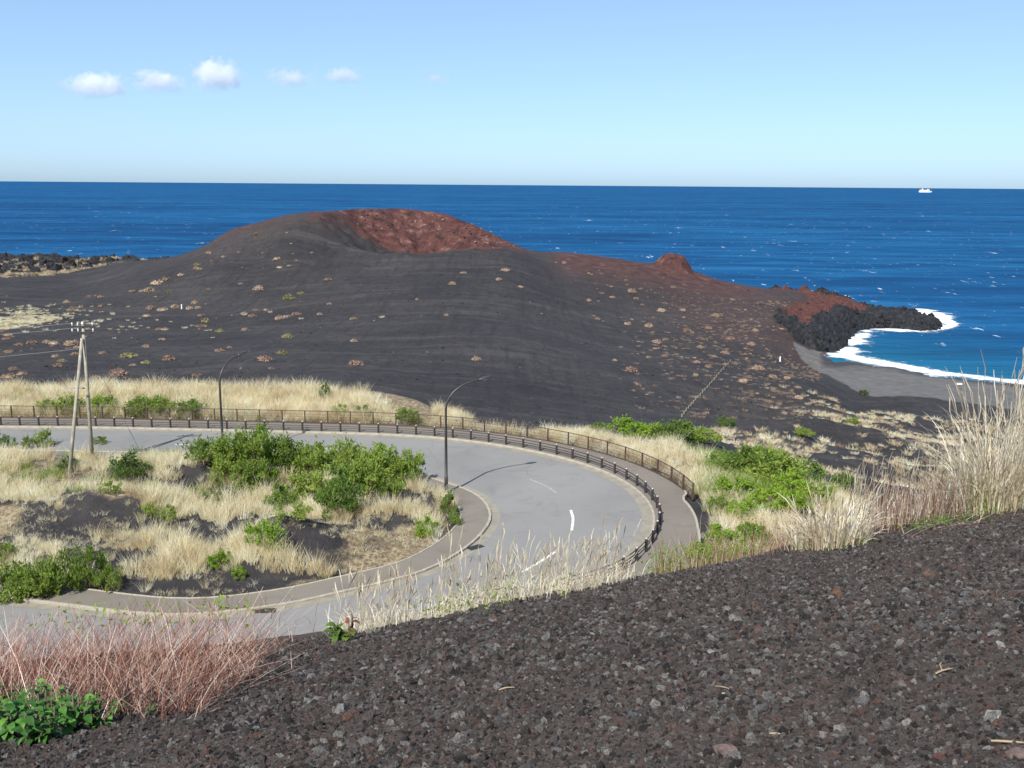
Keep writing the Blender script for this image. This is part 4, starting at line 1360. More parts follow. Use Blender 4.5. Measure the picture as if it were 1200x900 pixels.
scatter('lava_field_grass', 'pale grass tufts between the dark lava at far left', HILLT, np.c_[q, zq - 0.05][k], rng.uniform(0, 6.28, k.sum()), rng.uniform(1.4, 3.2, k.sum()), rng.integers(0, 4, k.sum()))

# ------------------------------------------------------------------ cushion shrubs, each its own thing
def cushion_mesh(seed, mat):
    rs = np.random.default_rng(seed)
    v, f = [], []
    nb = 190
    for _ in range(nb):
        a = rs.uniform(0, 6.283); e = math.asin(rs.uniform(0.05, 1.0))
        d = np.array((math.cos(a) * math.cos(e), math.sin(a) * math.cos(e), math.sin(e)))
        rr_ = rs.uniform(0.72, 1.0) * (0.85 + 0.3 * vnoise(np.array(a * 1.3), np.array(e * 2.0), seed))
        p = d * rr_ * np.array((1, 1, 0.52))
        u = np.cross(d, rs.normal(0, 1, 3)); u /= np.linalg.norm(u) + 1e-6
        w = np.cross(d, u) * 0.5 + d * 0.8
        sz_ = rs.uniform(0.09, 0.2)
        i0 = len(v)
        v += [tuple(p - u * sz_ * 0.6 - w * sz_), tuple(p + u * sz_ * 0.6 - w * sz_), tuple(p + w * sz_)]
        f.append((i0, i0 + 1, i0 + 2))
    # woody core
    k0 = len(v)
    for i in range(3):
        for j in range(8):
            a = j * math.pi / 4; e = (0.02, 0.45, 0.95)[i]
            v.append((0.74 * math.cos(a) * math.cos(e), 0.74 * math.sin(a) * math.cos(e), 0.4 * math.sin(e) - 0.05))
    v.append((0, 0, 0.36))
    for i in range(2):
        for j in range(8):
            a, b = k0 + i * 8 + j, k0 + i * 8 + (j + 1) % 8
            f += [(a, b, b + 8), (a, b + 8, a + 8)]
    for j in range(8):
        f.append((k0 + 16 + j, k0 + 16 + (j + 1) % 8, k0 + 24))
    me = mesh_np('cushion shrub', v, np.array(f))
    me.materials.append(mat)
    return me
M['cush_flank'] = M['flankgrass']
CUSH = {c: [cushion_mesh(300 + 10 * i + j, M['cush_' + c]) for j in range(3)] for i, c in enumerate(('tan', 'red', 'green', 'flank'))}
LAB = {'tan': 'tan dry cushion shrub dotted on the black ash slope', 'red': 'reddish brown cushion shrub dotted on the black ash slope', 'green': 'olive green cushion shrub dotted on the black ash slope', 'flank': 'dull brown cushion shrub'}
def cushion(p, w, c, label=None):
    me = CUSH[c][random.randrange(3)]
    o = link(bpy.data.objects.new('cushion_shrub', me))
    o.location = (p[0], p[1], p[2] - 0.08)
    o.scale = (w / 2, w / 2 * random.uniform(0.8, 1.1), w / 2 * random.uniform(0.95, 1.45))
    o.rotation_euler = (0, 0, random.uniform(0, 6.28))
    return tag(o, label or LAB[c], 'shrub', '%s cushion shrubs on the cone' % {'tan': 'tan', 'red': 'reddish', 'green': 'olive', 'flank': 'brown'}[c])
spots = [(303, 337, 13, 'tan'), (338, 348, 18, 'green'), (352, 342, 10, 'green'), (384, 325, 10, 'red'), (328, 311, 8, 'tan'), (339, 310, 7, 'tan'), (300, 361, 9, 'red'), (286, 366, 9, 'tan'), (296, 369, 10, 'red'), (312, 361, 8, 'tan'),
         (328, 371, 14, 'tan'), (336, 369, 11, 'tan'), (347, 366, 12, 'red'), (240, 374, 13, 'green'), (234, 380, 10, 'red'), (257, 386, 11, 'green'), (287, 384, 10, 'tan'), (337, 393, 14, 'green'), (258, 409, 13, 'red'), (268, 405, 8, 'tan'),
         (311, 420, 20, 'red'), (318, 430, 10, 'red'), (417, 425, 20, 'red'), (415, 398, 10, 'tan'), (414, 371, 10, 'tan'), (386, 354, 8, 'red'), (375, 366, 8, 'tan'), (331, 412, 18, 'green'), (231, 438, 14, 'red'), (235, 450, 10, 'red'),
         (198, 419, 17, 'red'), (171, 423, 14, 'green'), (151, 416, 20, 'green'), (171, 404, 10, 'tan'), (72, 421, 14, 'green'), (84, 401, 18, 'tan'), (63, 401, 12, 'tan'), (120, 412, 10, 'tan'), (37, 400, 14, 'red'), (22, 402, 12, 'red'),
         (10, 410, 12, 'tan'), (16, 431, 14, 'red'), (26, 436, 12, 'tan'), (68, 427, 14, 'red'), (10, 440, 18, 'tan'), (193, 384, 9, 'tan'), (190, 396, 8, 'tan'), (118, 346, 8, 'tan'), (104, 346, 7, 'tan'), (118, 357, 9, 'tan'), (95, 357, 9, 'tan'), (82, 362, 8, 'tan'),
         (530, 331, 10, 'tan'), (523, 367, 8, 'tan'), (543, 318, 9, 'tan'), (489, 349, 6, 'tan'), (558, 419, 12, 'tan'), (584, 326, 8, 'tan'), (610, 334, 8, 'tan'), (592, 315, 12, 'tan'), (137, 437, 24, 'red'), (160, 452, 14, 'red'), (112, 440, 12, 'red'), (155, 425, 9, 'tan'),
         (205, 358, 13, 'tan'), (190, 361, 14, 'tan'), (176, 359, 12, 'tan'), (172, 368, 10, 'tan'), (222, 360, 10, 'tan'), (232, 359, 8, 'tan'), (198, 340, 9, 'green'), (228, 353, 9, 'tan'), (175, 339, 14, 'tan'), (185, 330, 16, 'tan'), (195, 326, 12, 'tan'), (212, 320, 10, 'tan'), (230, 312, 10, 'tan'),
         (740, 432, 17, 'red'), (690, 350, 8, 'tan'), (778, 415, 10, 'tan'), (741, 340, 10, 'tan'), (735, 378, 10, 'tan'), (760, 380, 12, 'tan'), (775, 362, 12, 'tan'), (800, 362, 10, 'tan'), (770, 400, 12, 'red'), (760, 417, 8, 'tan'), (720, 420, 8, 'tan'), (805, 385, 12, 'red'),
         (840, 368, 14, 'tan'), (830, 382, 10, 'red'), (855, 395, 11, 'red'), (820, 405, 10, 'tan'), (850, 412, 12, 'red'), (885, 385, 10, 'tan'), (880, 402, 12, 'red'), (888, 430, 18, 'tan'), (905, 440, 14, 'tan'), (870, 445, 12, 'tan'), (830, 428, 10, 'tan'), (700, 372, 9, 'tan')]
for px, py, w, c in spots:
    p = hit(px, py + 3)
    if p is not None and p[2] > SEA_Z + 0.5:
        o = cushion(p, w / F_PX * p[1], c)
def many(poly, n, w0, w1, cols):
    lo, hi = np.min(poly, 0), np.max(poly, 0)
    made = 0
    while made < n:
        a, b = rng.uniform(lo, hi)
        if not in_poly(np.array([a]), np.array([b]), poly)[0]: continue
        p = hit(a, b); made += 1
        if p is None or p[2] < SEA_Z + 0.6 or p[1] < 130: continue
        cushion(p, w0 * 0.7 + (w1 - w0 * 0.7) * rng.uniform(0, 1) ** 1.8, cols[int(rng.integers(0, len(cols)))])
many([(640, 305), (800, 330), (930, 352), (905, 420), (990, 480), (900, 470), (760, 430), (690, 370)], 130, 1.0, 2.6, ['flank', 'flank', 'red', 'flank', 'tan'])
many([(150, 312), (280, 280), (330, 300), (230, 400), (60, 420), (0, 430), (0, 345), (120, 340)], 40, 1.2, 3.2, ['tan', 'tan', 'red'])
many([(260, 272), (340, 258), (420, 296), (330, 315), (220, 318)], 16, 1.5, 3.5, ['tan', 'tan', 'green'])

def label_cushions():
    zones = [(70, 'at far left'), (165, 'above the utility pole'), (235, 'left of the far lamp'), (330, 'above the far lamp'), (440, 'below the crater'), (560, 'above the near lamp'), (720, 'above the bend'), (800, 'below the red knob'), (840, 'above the rope barrier'), (870, 'right of the rope barrier'), (900, 'below the red headland'), (930, 'by the black cliff'), (1300, 'above the beach')]
    bands = [(318, 'high on the slope'), (345, 'upper slope'), (372, 'middle slope'), (402, 'mid-low slope'), (432, 'lower slope'), (900, 'at slope foot')]
    inv = CAM_ROT.transposed()
    cells = {}
    for o in COL.objects:
        if o.name.split('.')[0] != 'cushion_shrub': continue
        c = inv @ (o.location - cam.location)
        px, py = 600 - F_PX * c.x / c.z, 450 + F_PX * c.y / c.z
        zn = next(n for a, n in zones if px < a); bn = next(n for a, n in bands if py < a)
        cells.setdefault((o['group'].split()[0], zn, bn), []).append((px, o))
    words = ['first', 'second', 'third', 'fourth', 'fifth', 'sixth', 'seventh', 'eighth', 'ninth', 'tenth', 'eleventh', 'twelfth', 'thirteenth', 'fourteenth']
    for (c, zn, bn), m_ in cells.items():
        m_.sort(key=lambda q: q[0])
        for i, (px, o) in enumerate(m_):
            o['label'] = '%s cushion shrub %s, %s' % (c, zn, bn) + ('' if len(m_) == 1 else ', %s from left' % (words[i] if i < 14 else 'farther'))
bpy.context.view_layer.update()
label_cushions()

# ------------------------------------------------------------------ lava boulders
def stone_mesh(seed, mat, sub=1, rough=0.35, flat=(1, 1, 0.75)):
    bm = bmesh.new()
    bmesh.ops.create_icosphere(bm, subdivisions=sub, radius=1.0)
    rs = np.random.default_rng(seed)
    cuts = [(v / np.linalg.norm(v), rs.uniform(0.45, 0.8)) for v in rs.normal(0, 1, (9, 3))]
    for v in bm.verts:
        p = np.array(v.co)
        for n_, d_ in cuts:
            s = p @ n_
            if s > d_: p = p - n_ * (s - d_)
        p = p * (1 + rough * (rs.uniform(0, 1) - 0.5))
        v.co = p * np.array(flat)
    me = bpy.data.meshes.new('stone')
    bm.to_mesh(me); bm.free()
    me.materials.append(mat)
    return me
BOULD = [stone_mesh(500 + i, M['rock'], 1, 0.55, (1, 0.8, 1.0)) for i in range(6)]
k = rng.choice(len(hx), 900, p=(np.exp(-((hd - 2.5) / 4.0) ** 2) + 0.01) / (np.exp(-((hd - 2.5) / 4.0) ** 2) + 0.01).sum())
scatter('lava_boulders', 'black lava boulders covering the seaward cliff of the headland', BOULD, np.c_[hx[k], hy[k], hz[k] - 0.2], rng.uniform(0, 6.28, 900), 0.35 + 1.7 * rng.uniform(0, 1, 900) ** 2, rng.integers(0, 6, 900), rng.uniform(-.5, .5, (900, 2)))
th = rng.uniform(np.radians(-36), np.radians(-18.5), 1500); r_ = rng.uniform(560, 770, 1500)
q = np.stack([r_ * np.sin(th), r_ * np.cos(th)], 1); zq = height(q[:, 0], q[:, 1]); kk = zq > -41
scatter('lava_rubble', 'dark lava rubble on the shore at far left', BOULD, np.c_[q, zq][kk], rng.uniform(0, 6.28, kk.sum()), rng.uniform(1.0, 3.6, kk.sum()), rng.integers(0, 5, kk.sum()), rng.uniform(-.5, .5, (kk.sum(), 2)))

CLM = gravel_mat('ash clasts', [(0.0, (0.012, 0.011, 0.011)), (0.6, (0.035, 0.030, 0.030)), (0.85, (0.075, 0.058, 0.052)), (1.0, (0.17, 0.145, 0.125))])
CLAST = [stone_mesh(560 + i, CLM, 1, 0.4) for i in range(4)]
th = rng.uniform(R(-29), R(19), 16000); r_ = np.sqrt(rng.uniform(140 ** 2, 440 ** 2, 16000))
q = np.stack([r_ * np.sin(th), r_ * np.cos(th)], 1)
q = q[fbm(q[:, 0] * 0.03, q[:, 1] * 0.03, 4, 171) > 0.40]
zq = height(q[:, 0], q[:, 1]); kk = zq > -38
scatter('ash_clasts', 'loose cinder clasts strewn over the black slope of the cone', CLAST, np.c_[q, zq][kk], rng.uniform(0, 6.28, kk.sum()), 0.10 * np.exp(rng.normal(0, 0.55, kk.sum())), rng.integers(0, 4, kk.sum()), rng.uniform(-.8, .8, (kk.sum(), 2)))

# rocks on the crater wall
rs_ = np.random.default_rng(5)
PALE = simple('pale crater rock', (0.20, 0.135, 0.11), 0.9, 0.3, 0.6)
DARKR = simple('dark crater rock', (0.035, 0.022, 0.022), 0.9, 0.3, 0.6)
cr_b = [stone_mesh(540 + i, PALE if i < 2 else DARKR, 1, 0.4) for i in range(4)]
az = rs_.uniform(0.15, 2.6, 260); dd = CR * rs_.uniform(0.66, 1.0, 260)
q = np.stack([CX + dd * np.cos(az), CY + dd * np.sin(az)], 1)
ii = np.where(rs_.uniform(0, 1, 260) < 0.2, rs_.integers(0, 2, 260), rs_.integers(2, 4, 260))
scatter('crater_rocks', 'pale and dark rocks stuck in the red crater wall', cr_b, np.c_[q, height(q[:, 0], q[:, 1])], rs_.uniform(0, 6.28, 260), rs_.uniform(0.25, 1.0, 260) ** 1.8 * 0.9, ii, rs_.uniform(-.6, .6, (260, 2)))

# rope line and small white markers on the slopes
def rope_line():
    pts = [hit(px, py) for px, py in zip(np.linspace(856, 799, 22), np.linspace(424, 489, 22))]
    pts = [p for p in pts if p is not None]
    b = pts[0]
    t = tag(empty('rope_barrier', b), 'thin pale rope on short posts running down the dark right flank', 'rope barrier')
    pm = None
    for p in pts:
        if pm is None:
            o = MB().tube([(0, 0, -0.1), (0, 0, 0.62), (0, 0, 0.66)], [0.10, 0.09, 0.04], 6).build('post', M['wood'], t); pm = o.data
        else:
            o = link(bpy.data.objects.new('post', pm), t)
        o.location = tuple(p - b)
    rp = []
    for p, q in zip(pts[:-1], pts[1:]):
        for u in (0, 0.5):
            w = p * (1 - u) + q * u - b
            rp.append((w[0], w[1], w[2] + 0.5 - (0.18 if u else 0)))
    MB().tube(rp, 0.045, 5).build('rope', M['wood'], t)
rope_line()
for px, py, lb in ((914, 424, 'small white marker post on the brown slope above the cove'), (213, 362, 'small white marker post among tan shrubs on the left flank')):
    p = hit(px, py)
    t = tag(empty('marker_post', p), lb, 'marker post', 'white marker posts')
    MB().tube([(0, 0, -0.1), (0, 0, 1.5), (0, 0, 1.6)], [0.22, 0.2, 0.08], 8).build('shaft', M['white'], t)
    MB().box((0, 0, 0.03), (0.7, 0.7, 0.12)).build('base', M['kerb'], t)
p = hit(1123, 451)
if p is not None:
    me = stone_mesh(77, M['white'], 2, 0.12, (1.6, 0.7, 0.5))  # piece of white debris on the sand, shaped with the stone mesh
    o = link(bpy.data.objects.new('white_debris', me)); o.location = p; o.scale = (0.95,) * 3
    tag(o, 'pale white debris lying on the grey beach', 'debris')

# ------------------------------------------------------------------ leafy shrubs
def shrub_meshes(seed, mat, n=1500, leaf=0.085, clumps=26, sparse=1.0, upright=False):
    """unit shrub: width 2, height 1; leaves gathered in clumps, with stems"""
    rs = np.random.default_rng(seed)
    cen = []
    for _ in range(clumps):
        a = rs.uniform(0, 6.283); rr_ = math.sqrt(rs.uniform(0, 1)) * 0.8
        zt = (1 - 0.55 * rr_ ** 2) * rs.uniform(0.25, 1.0)
        cen.append((rr_ * math.cos(a), rr_ * math.sin(a), zt, rs.uniform(0.09, 0.24)))
    cen = np.array(cen)
    k = rs.integers(0, clumps, n)
    d = rs.normal(0, 1, (n, 3)); d /= np.linalg.norm(d, axis=1)[:, None]
    P = cen[k, :3] + d * (cen[k, 3] * rs.uniform(0.45, 1.1, n) ** 0.7)[:, None] * np.array((1.05, 1.05, 0.8))
    # stray sprigs above the outline
    m = rs.uniform(0, 1, n) < 0.10
    P[m, 2] += rs.uniform(0.0, 0.24, m.sum()); P[m, :2] *= rs.uniform(1.0, 1.2, (m.sum(), 1))
    P[:, 2] = np.maximum(P[:, 2], 0.03)
    t = d * 0.7 + rs.normal(0, 0.6, (n, 3)) + np.array((0, 0, 0.35 if not upright else 0.9)); t /= np.linalg.norm(t, axis=1)[:, None]
    u = np.cross(t, rs.normal(0, 1, (n, 3))); u /= np.linalg.norm(u, axis=1)[:, None] + 1e-6
    L = leaf * rs.uniform(0.7, 1.5, n)[:, None]; W = L * 0.42
    nn = np.cross(t, u)
    v = np.stack([P - t * L, P + u * W + nn * W * 0.35, P + t * L, P - u * W + nn * W * 0.35], 1).reshape(-1, 3)
    f = np.arange(4 * n).reshape(n, 4)
    fm = mesh_np('foliage', v, f); fm.materials.append(mat)
    mb = MB()
    for c in cen[:: 2]:
        b = np.array((c[0] * 0.25, c[1] * 0.25, -0.05))
        mid_ = b * 0.5 + c[:3] * 0.5 + np.array((0, 0, -0.06))
        mb.tube([b, mid_, c[:3]], [0.022, 0.014, 0.006], 5)
    sm = bpy.data.meshes.new('stems'); sm.from_pydata(mb.v, [], mb.f); sm.update(); sm.materials.append(M['bark'])
    return fm, sm
SHR = {'green': [shrub_meshes(700 + i, M['green'], 2800, 0.052, 44) for i in range(4)],
       'dark': [shrub_meshes(720 + i, M['darkgreen'], 2600, 0.046, 34) for i in range(2)],
       'bright': [shrub_meshes(740 + i, M['bright'], 1700, 0.065, 28) for i in range(3)],
       'tall': [shrub_meshes(760 + i, M['green'], 1100, 0.055, 24, upright=True) for i in range(3)]}
def shrub(kind, xyz, w, h, label, group):
    fm, sm = SHR[kind][random.randrange(len(SHR[kind]))]
    t = tag(empty('green_shrub', xyz, random.uniform(0, 6.28)), label, 'shrub', group)
    for nm, me in (('foliage', fm), ('stems', sm)):
        o = link(bpy.data.objects.new(nm, me), t)
        o.scale = (w / 2, w / 2, h)
    return t
def shrub_px(kind, px, py, w, h, label, group):
    p = hit(px, py)
    return shrub(kind, (p[0], p[1], p[2] - 0.05), w, h, label, group)
G1 = 'green shrubs massed in the field inside the bend'
mass = [(240, 548, 3.4, 2.0, 'tall', 'left end of the green shrub mass beside the far street lamp'), (272, 552, 4.0, 2.6, 'green', 'shrub at the foot of the far street lamp'),
        (305, 550, 4.4, 2.9, 'green', 'tallest shrub on the left part of the green mass'), (340, 556, 4.0, 2.5, 'green', 'green shrub right of the tallest one in the mass'),
        (300, 578, 3.6, 2.2, 'green', 'front left shrub of the green mass above the dry grass'), (328, 598, 2.6, 1.5, 'dark', 'low dark shrub at the front of the green mass'),
        (372, 562, 3.8, 2.4, 'green', 'green shrub in the back middle of the mass'), (362, 588, 3.6, 2.0, 'green', 'shrub in the front middle of the green mass'),
        (402, 562, 4.2, 2.7, 'green', 'back shrub at the centre of the green mass'), (396, 606, 3.4, 3.0, 'dark', 'dense dark shrub hanging lowest at the front of the mass'),
        (425, 585, 4.0, 2.6, 'green', 'shrub right of the lowest dark one in the mass'), (445, 566, 4.2, 2.7, 'green', 'back right shrub of the green mass'),
        (474, 568, 3.6, 2.4, 'green', 'rounded right end shrub of the green mass towards the near lamp'), (455, 586, 2.8, 1.7, 'tall', 'thin low shrub below the right end of the mass'),
        (345, 612, 2.4, 1.2, 'tall', 'small loose shrub below the middle of the green mass'), (266, 566, 3.0, 1.8, 'tall', 'loose shrub at the lower left of the green mass')]
for px, py, w, h, k, lb in mass:
    shrub_px(k, px, py, w, h, lb, G1)
G2 = 'single green shrubs in the inner field'
for px, py, w, h, k, lb in [(155, 564, 3.3, 1.75, 'dark', 'dense round dark green shrub alone in the dry grass'), (78, 551, 2.1, 0.95, 'dark', 'small dark shrub left of the round one in the dry grass'),
                            (2, 527, 1.6, 1.3, 'dark', 'dark shrub cut by the left edge beside the road'), (28, 530, 1.9, 1.3, 'tall', 'thin green shrub left of the utility pole'), (52, 526, 2.2, 1.5, 'tall', 'loose green shrub just left of the utility pole foot'),
                            (116, 522, 1.8, 0.8, 'tall', 'low sprawling plant at the foot of the utility pole'), (312, 645, 2.5, 1.6, 'bright', 'bright green shrub at the edge of the bare ash patch'),
                            (258, 668, 1.6, 0.95, 'bright', 'small bright shrub among tussocks near the inner sidewalk'), (500, 629, 1.7, 1.1, 'bright', 'bright small shrub near the inner sidewalk bend'),
                            (525, 604, 1.6, 1.5, 'tall', 'straggly plant between near lamp and sidewalk'), (533, 618, 1.3, 0.8, 'tall', 'low green tuft beside the curved inner sidewalk'),
                            (280, 682, 1.0, 0.6, 'bright', 'low bright leaves on the black ash by the sidewalk'), (175, 608, 1.5, 0.9, 'tall', 'small green sprig at the lower edge of the dry grass'), (197, 612, 1.4, 1.2, 'tall', 'upright green sprig right of a smaller one in dry grass'),
                            (130, 578, 1.6, 0.8, 'tall', 'low green growth under the round dark shrub'), (180, 580, 1.4, 0.7, 'tall', 'green sprigs in dry grass right of the round shrub'), (250, 592, 1.6, 1.0, 'tall', 'thin green plant left of the shrub mass in dry grass')]:
    shrub_px(k, px, py, w, h, lb, G2)
G3 = 'shrubs at the lower left of the inner field'
for px, py, w, h, k, lb in [(15, 702, 3.0, 1.8, 'green', 'green shrub nearest the left edge by the inner sidewalk'), (48, 704, 2.6, 2.0, 'green', 'leafy shrub second from left by the inner sidewalk'), (78, 698, 2.8, 2.3, 'tall', 'tall loose shrub in the middle of the lower left clump'),
                            (108, 696, 2.2, 2.4, 'tall', 'tall thin shrub towards the right of the lower left clump'), (128, 694, 1.6, 1.5, 'tall', 'rightmost leaning sprigs of the lower left clump'), (5, 668, 1.6, 1.3, 'green', 'green shrub on black ash at the left edge')]:
    shrub_px(k, px, py, w, h, lb, G3)
G4 = 'green shrubs behind the fence of the far straight'
def behind(px, dY, w, h, k, lb):
    i = np.argmin(np.abs(RAIL[:, 0] - (px - 600) / F_PX * 86) + 100 * (RAIL[:, 1] < 70))
    y = RAIL[i, 1] + dY; x = at_dist(px, 490, y)[0]
    shrub(k, (x, y, h1(x, y)), w, h, lb, G4)
for a in [(60, 4.6, 2.6, 1.5, 'tall', 'loose green shrub behind the fence left of the utility pole'), (85, 4.4, 3.0, 1.8, 'green', 'green shrub behind the fence seen between the two pole legs'), (122, 4.6, 3.2, 1.8, 'green', 'green shrub behind the fence right of the pole'),
          (165, 4.4, 3.2, 1.7, 'green', 'wide green shrub behind the fence near the guy wire'), (190, 4.6, 3.0, 1.7, 'green', 'green shrub behind the fence left of the far lamp'), (226, 4.4, 3.2, 1.6, 'green', 'green shrub behind the fence just left of the far lamp'),
          (383, 9.0, 1.6, 1.7, 'dark', 'small dark shrub on the crest of the far grass bank'), (398, 5.0, 2.0, 1.3, 'tall', 'thin green shrub behind the fence below the dark one'), (428, 5.0, 2.4, 1.3, 'tall', 'loose shrub behind the fence near the end of the grass bank'), (476, 4.3, 2.6, 1.3, 'green', 'green shrub ending the grass bank behind the fence')]:
    behind(*a)
G5 = 'green shrubs on the slope right of the bend'
for px, py, w, h, k, lb in [(790, 519, 7.5, 2.6, 'green', 'large rounded bush beyond the mesh fence of the bend'), (762, 514, 4.4, 1.9, 'bright', 'bright bush on the left side of the large rounded one'), (826, 519, 5.0, 1.9, 'green', 'lower bush on the right side of the large rounded one'), (735, 511, 4.5, 1.6, 'bright', 'bright bush behind the mesh fence'),
                            (704, 506, 4.0, 1.2, 'green', 'low green bush at the left end behind the mesh fence'), (850, 500, 3.4, 1.8, 'dark', 'dark bush at the foot of the cone'), (870, 556, 5.5, 2.0, 'green', 'left bush of the green belt on the slope'), (905, 566, 6.0, 2.3, 'green', 'middle bush of the green belt on the slope'),
                            (945, 566, 6.0, 2.5, 'dark', 'dark bush at the right of the green belt'), (890, 540, 5.0, 1.9, 'green', 'upper bush of the green belt near the dunes'), (985, 578, 5.0, 2.2, 'dark', 'bush behind the pampas grass on the slope'), (905, 602, 3.4, 1.6, 'bright', 'brightest yellow green bush left of the pampas'),
                            (870, 606, 2.4, 1.2, 'bright', 'small bright bush left of the brightest one'), (930, 600, 3.0, 1.5, 'bright', 'bright bush touching the pale pampas clump'), (842, 598, 1.8, 1.0, 'green', 'small bush near the end of the mesh fence'), (845, 636, 2.2, 1.2, 'bright', 'bright bush just right of the sidewalk end'),
                            (880, 640, 2.4, 1.2, 'bright', 'bright bush low on the slope before the bank'), (860, 582, 3.0, 1.4, 'bright', 'bright bush between green belt and sidewalk end'), (925, 582, 3.6, 1.6, 'bright', 'yellow green bush under the dark belt bush'), (820, 660, 2.0, 1.0, 'green', 'low bush beside the end of the outer sidewalk'), (960, 590, 3.0, 1.5, 'green', 'green bush just behind the white arching pampas'), (845, 555, 3.0, 1.2, 'green', 'small green bush above the end of the mesh fence'), (1000, 498, 3.6, 1.3, 'green', 'low bush in the dunes before the beach'), (942, 512, 4.0, 1.2, 'green', 'low green growth in a dune hollow'), (1012, 463, 3.6, 1.5, 'dark', 'small dark bush at the back of the beach')]:
    shrub_px(k, px, py, w, h, lb, G5)

# ------------------------------------------------------------------ gravel of the near bank
M['gravel'] = gravel_mat('scoria gravel', [(0.0, (0.03, 0.025, 0.023)), (0.3, (0.105, 0.087, 0.079)), (0.55, (0.18, 0.157, 0.144)), (0.68, (0.20, 0.112, 0.083)), (0.76, (0.175, 0.165, 0.158)), (0.92, (0.29, 0.268, 0.25)), (1.0, (0.46, 0.44, 0.41))])
STONE = [stone_mesh(800 + i, M['gravel'], 1, 0.5, (1, 0.85, 0.7)) for i in range(8)]
nG = 300000
rg = np.sqrt(rng.uniform(1.8 ** 2, 19 ** 2, nG * 3)); keep = rng.uniform(0, 1, len(rg)) < np.clip(3.6 / rg, 0.12, 1) ** 1.25
rg = rg[keep][:nG]
ag = rng.uniform(R(-36), R(34), len(rg))
q = np.stack([rg * np.sin(ag), rg * np.cos(ag)], 1)
zq, sq = fore_n(q[:, 0], q[:, 1])
k = sq < 2.2
q, zq, rg = q[k], zq[k], rg[k]
sz = 0.0102 * np.exp(rng.normal(0, 0.55, len(q))) * (0.7 + 0.6 * fbm(q[:, 0] * 0.9, q[:, 1] * 0.9, 3, 55)) * np.clip(rg / 5.5, 0.85, 1.3)
sz = np.minimum(sz, 0.046)
scatter('scoria_gravel', 'dark brown and grey scoria gravel covering the near bank', STONE, np.c_[q, zq + sz * 0.15], rng.uniform(0, 6.28, len(q)), sz, rng.integers(0, 8, len(q)), rng.uniform(-1.2, 1.2, (len(q), 2)))

_fs = np.arange(1.8, 40, 0.02)
def fhit(px, py):
    d = ray(px, py)
    z, s = fore_n(d.x * _fs, _fs)
    i = np.where(CAM_Z + d.z * _fs <= z)[0]
    i = i[0] if len(i) else len(_fs) - 1
    return np.array((d.x * _fs[i], _fs[i], z[i]))

ROCKC = {'rust': (0.15, 0.075, 0.05), 'brown': (0.12, 0.072, 0.054), 'pink': (0.24, 0.165, 0.145), 'grey': (0.17, 0.158, 0.148), 'pale': (0.33, 0.31, 0.29), 'blue': (0.125, 0.14, 0.148), 'red': (0.17, 0.07, 0.05), 'dark': (0.03, 0.026, 0.025)}
RM = {k: simple('rock ' + k, c, 0.9, 0.35, 1.6, bumps=1.0) for k, c in ROCKC.items()}
rocks = [(981, 701, 19, 1.0, 'rust', 'rust brown rock standing alone high on the bank'), (1087, 675, 18, 0.55, 'brown', 'flat brown rock near the grass at the right'), (1132, 699, 13, 0.6, 'blue', 'blue grey stone on the right of the bank'), (1145, 700, 9, 0.8, 'brown', 'small brown stone beside the blue grey one'),
         (889, 741, 15, 0.55, 'red', 'flat red stone left of the middle of the bank'), (833, 767, 13, 0.5, 'pale', 'pale flat stone left of the red one'), (900, 774, 14, 0.6, 'dark', 'dark stone with a hollow below the red one'), (1046, 733, 9, 1.0, 'grey', 'grey upright stone in the middle right'), (1172, 761, 17, 0.5, 'pale', 'pale flat stone close to the right edge'),
         (1010, 828, 20, 0.7, 'grey', 'large grey stone low in the middle right'), (953, 826, 18, 0.5, 'brown', 'brown flat stone beside a red one low on the bank'), (1028, 825, 12, 0.6, 'red', 'red stone right of the large grey one'), (1009, 838, 13, 0.8, 'brown', 'brown stone just under the large grey one'), (984, 858, 14, 0.7, 'pale', 'pale grey stone near the lower edge'),
         (1190, 891, 24, 0.7, 'pink', 'pink stone at the lower right corner'), (850, 884, 32, 0.35, 'pink', 'long pale pink flake near the lower edge'), (1054, 806, 16, 0.6, 'grey', 'grey stone between grey pebbles at right'), (1101, 892, 16, 0.6, 'red', 'red stone cut by the lower edge'), (1062, 850, 14, 0.7, 'pale', 'pale stone below the twig at right'), (1148, 835, 14, 0.7, 'brown', 'rounded brown stone near the twig'),
         (892, 814, 14, 0.6, 'brown', 'brown stone in the middle of the bank'), (834, 850, 13, 0.6, 'grey', 'grey stone in the lower middle'), (632, 858, 16, 0.6, 'grey', 'grey stone left of the lower middle'), (720, 784, 12, 0.7, 'grey', 'light grey stone in the centre of the bank'), (556, 768, 13, 0.8, 'brown', 'brown stone below the dry reeds'), (407, 843, 16, 0.6, 'rust', 'rust stone at the lower left of the bank'),
         (694, 746, 9, 0.8, 'pale', 'small pale stone under the brow'), (580, 728, 9, 0.7, 'rust', 'rust red stone right under the brow'), (741, 840, 13, 0.6, 'blue', 'bluish stone in the lower middle'), (310, 833, 13, 0.7, 'grey', 'grey stone at the left of the gravel'), (298, 790, 12, 0.7, 'red', 'red stone beside the dry stems'), (488, 720, 8, 0.8, 'grey', 'small grey stone on the brow')]
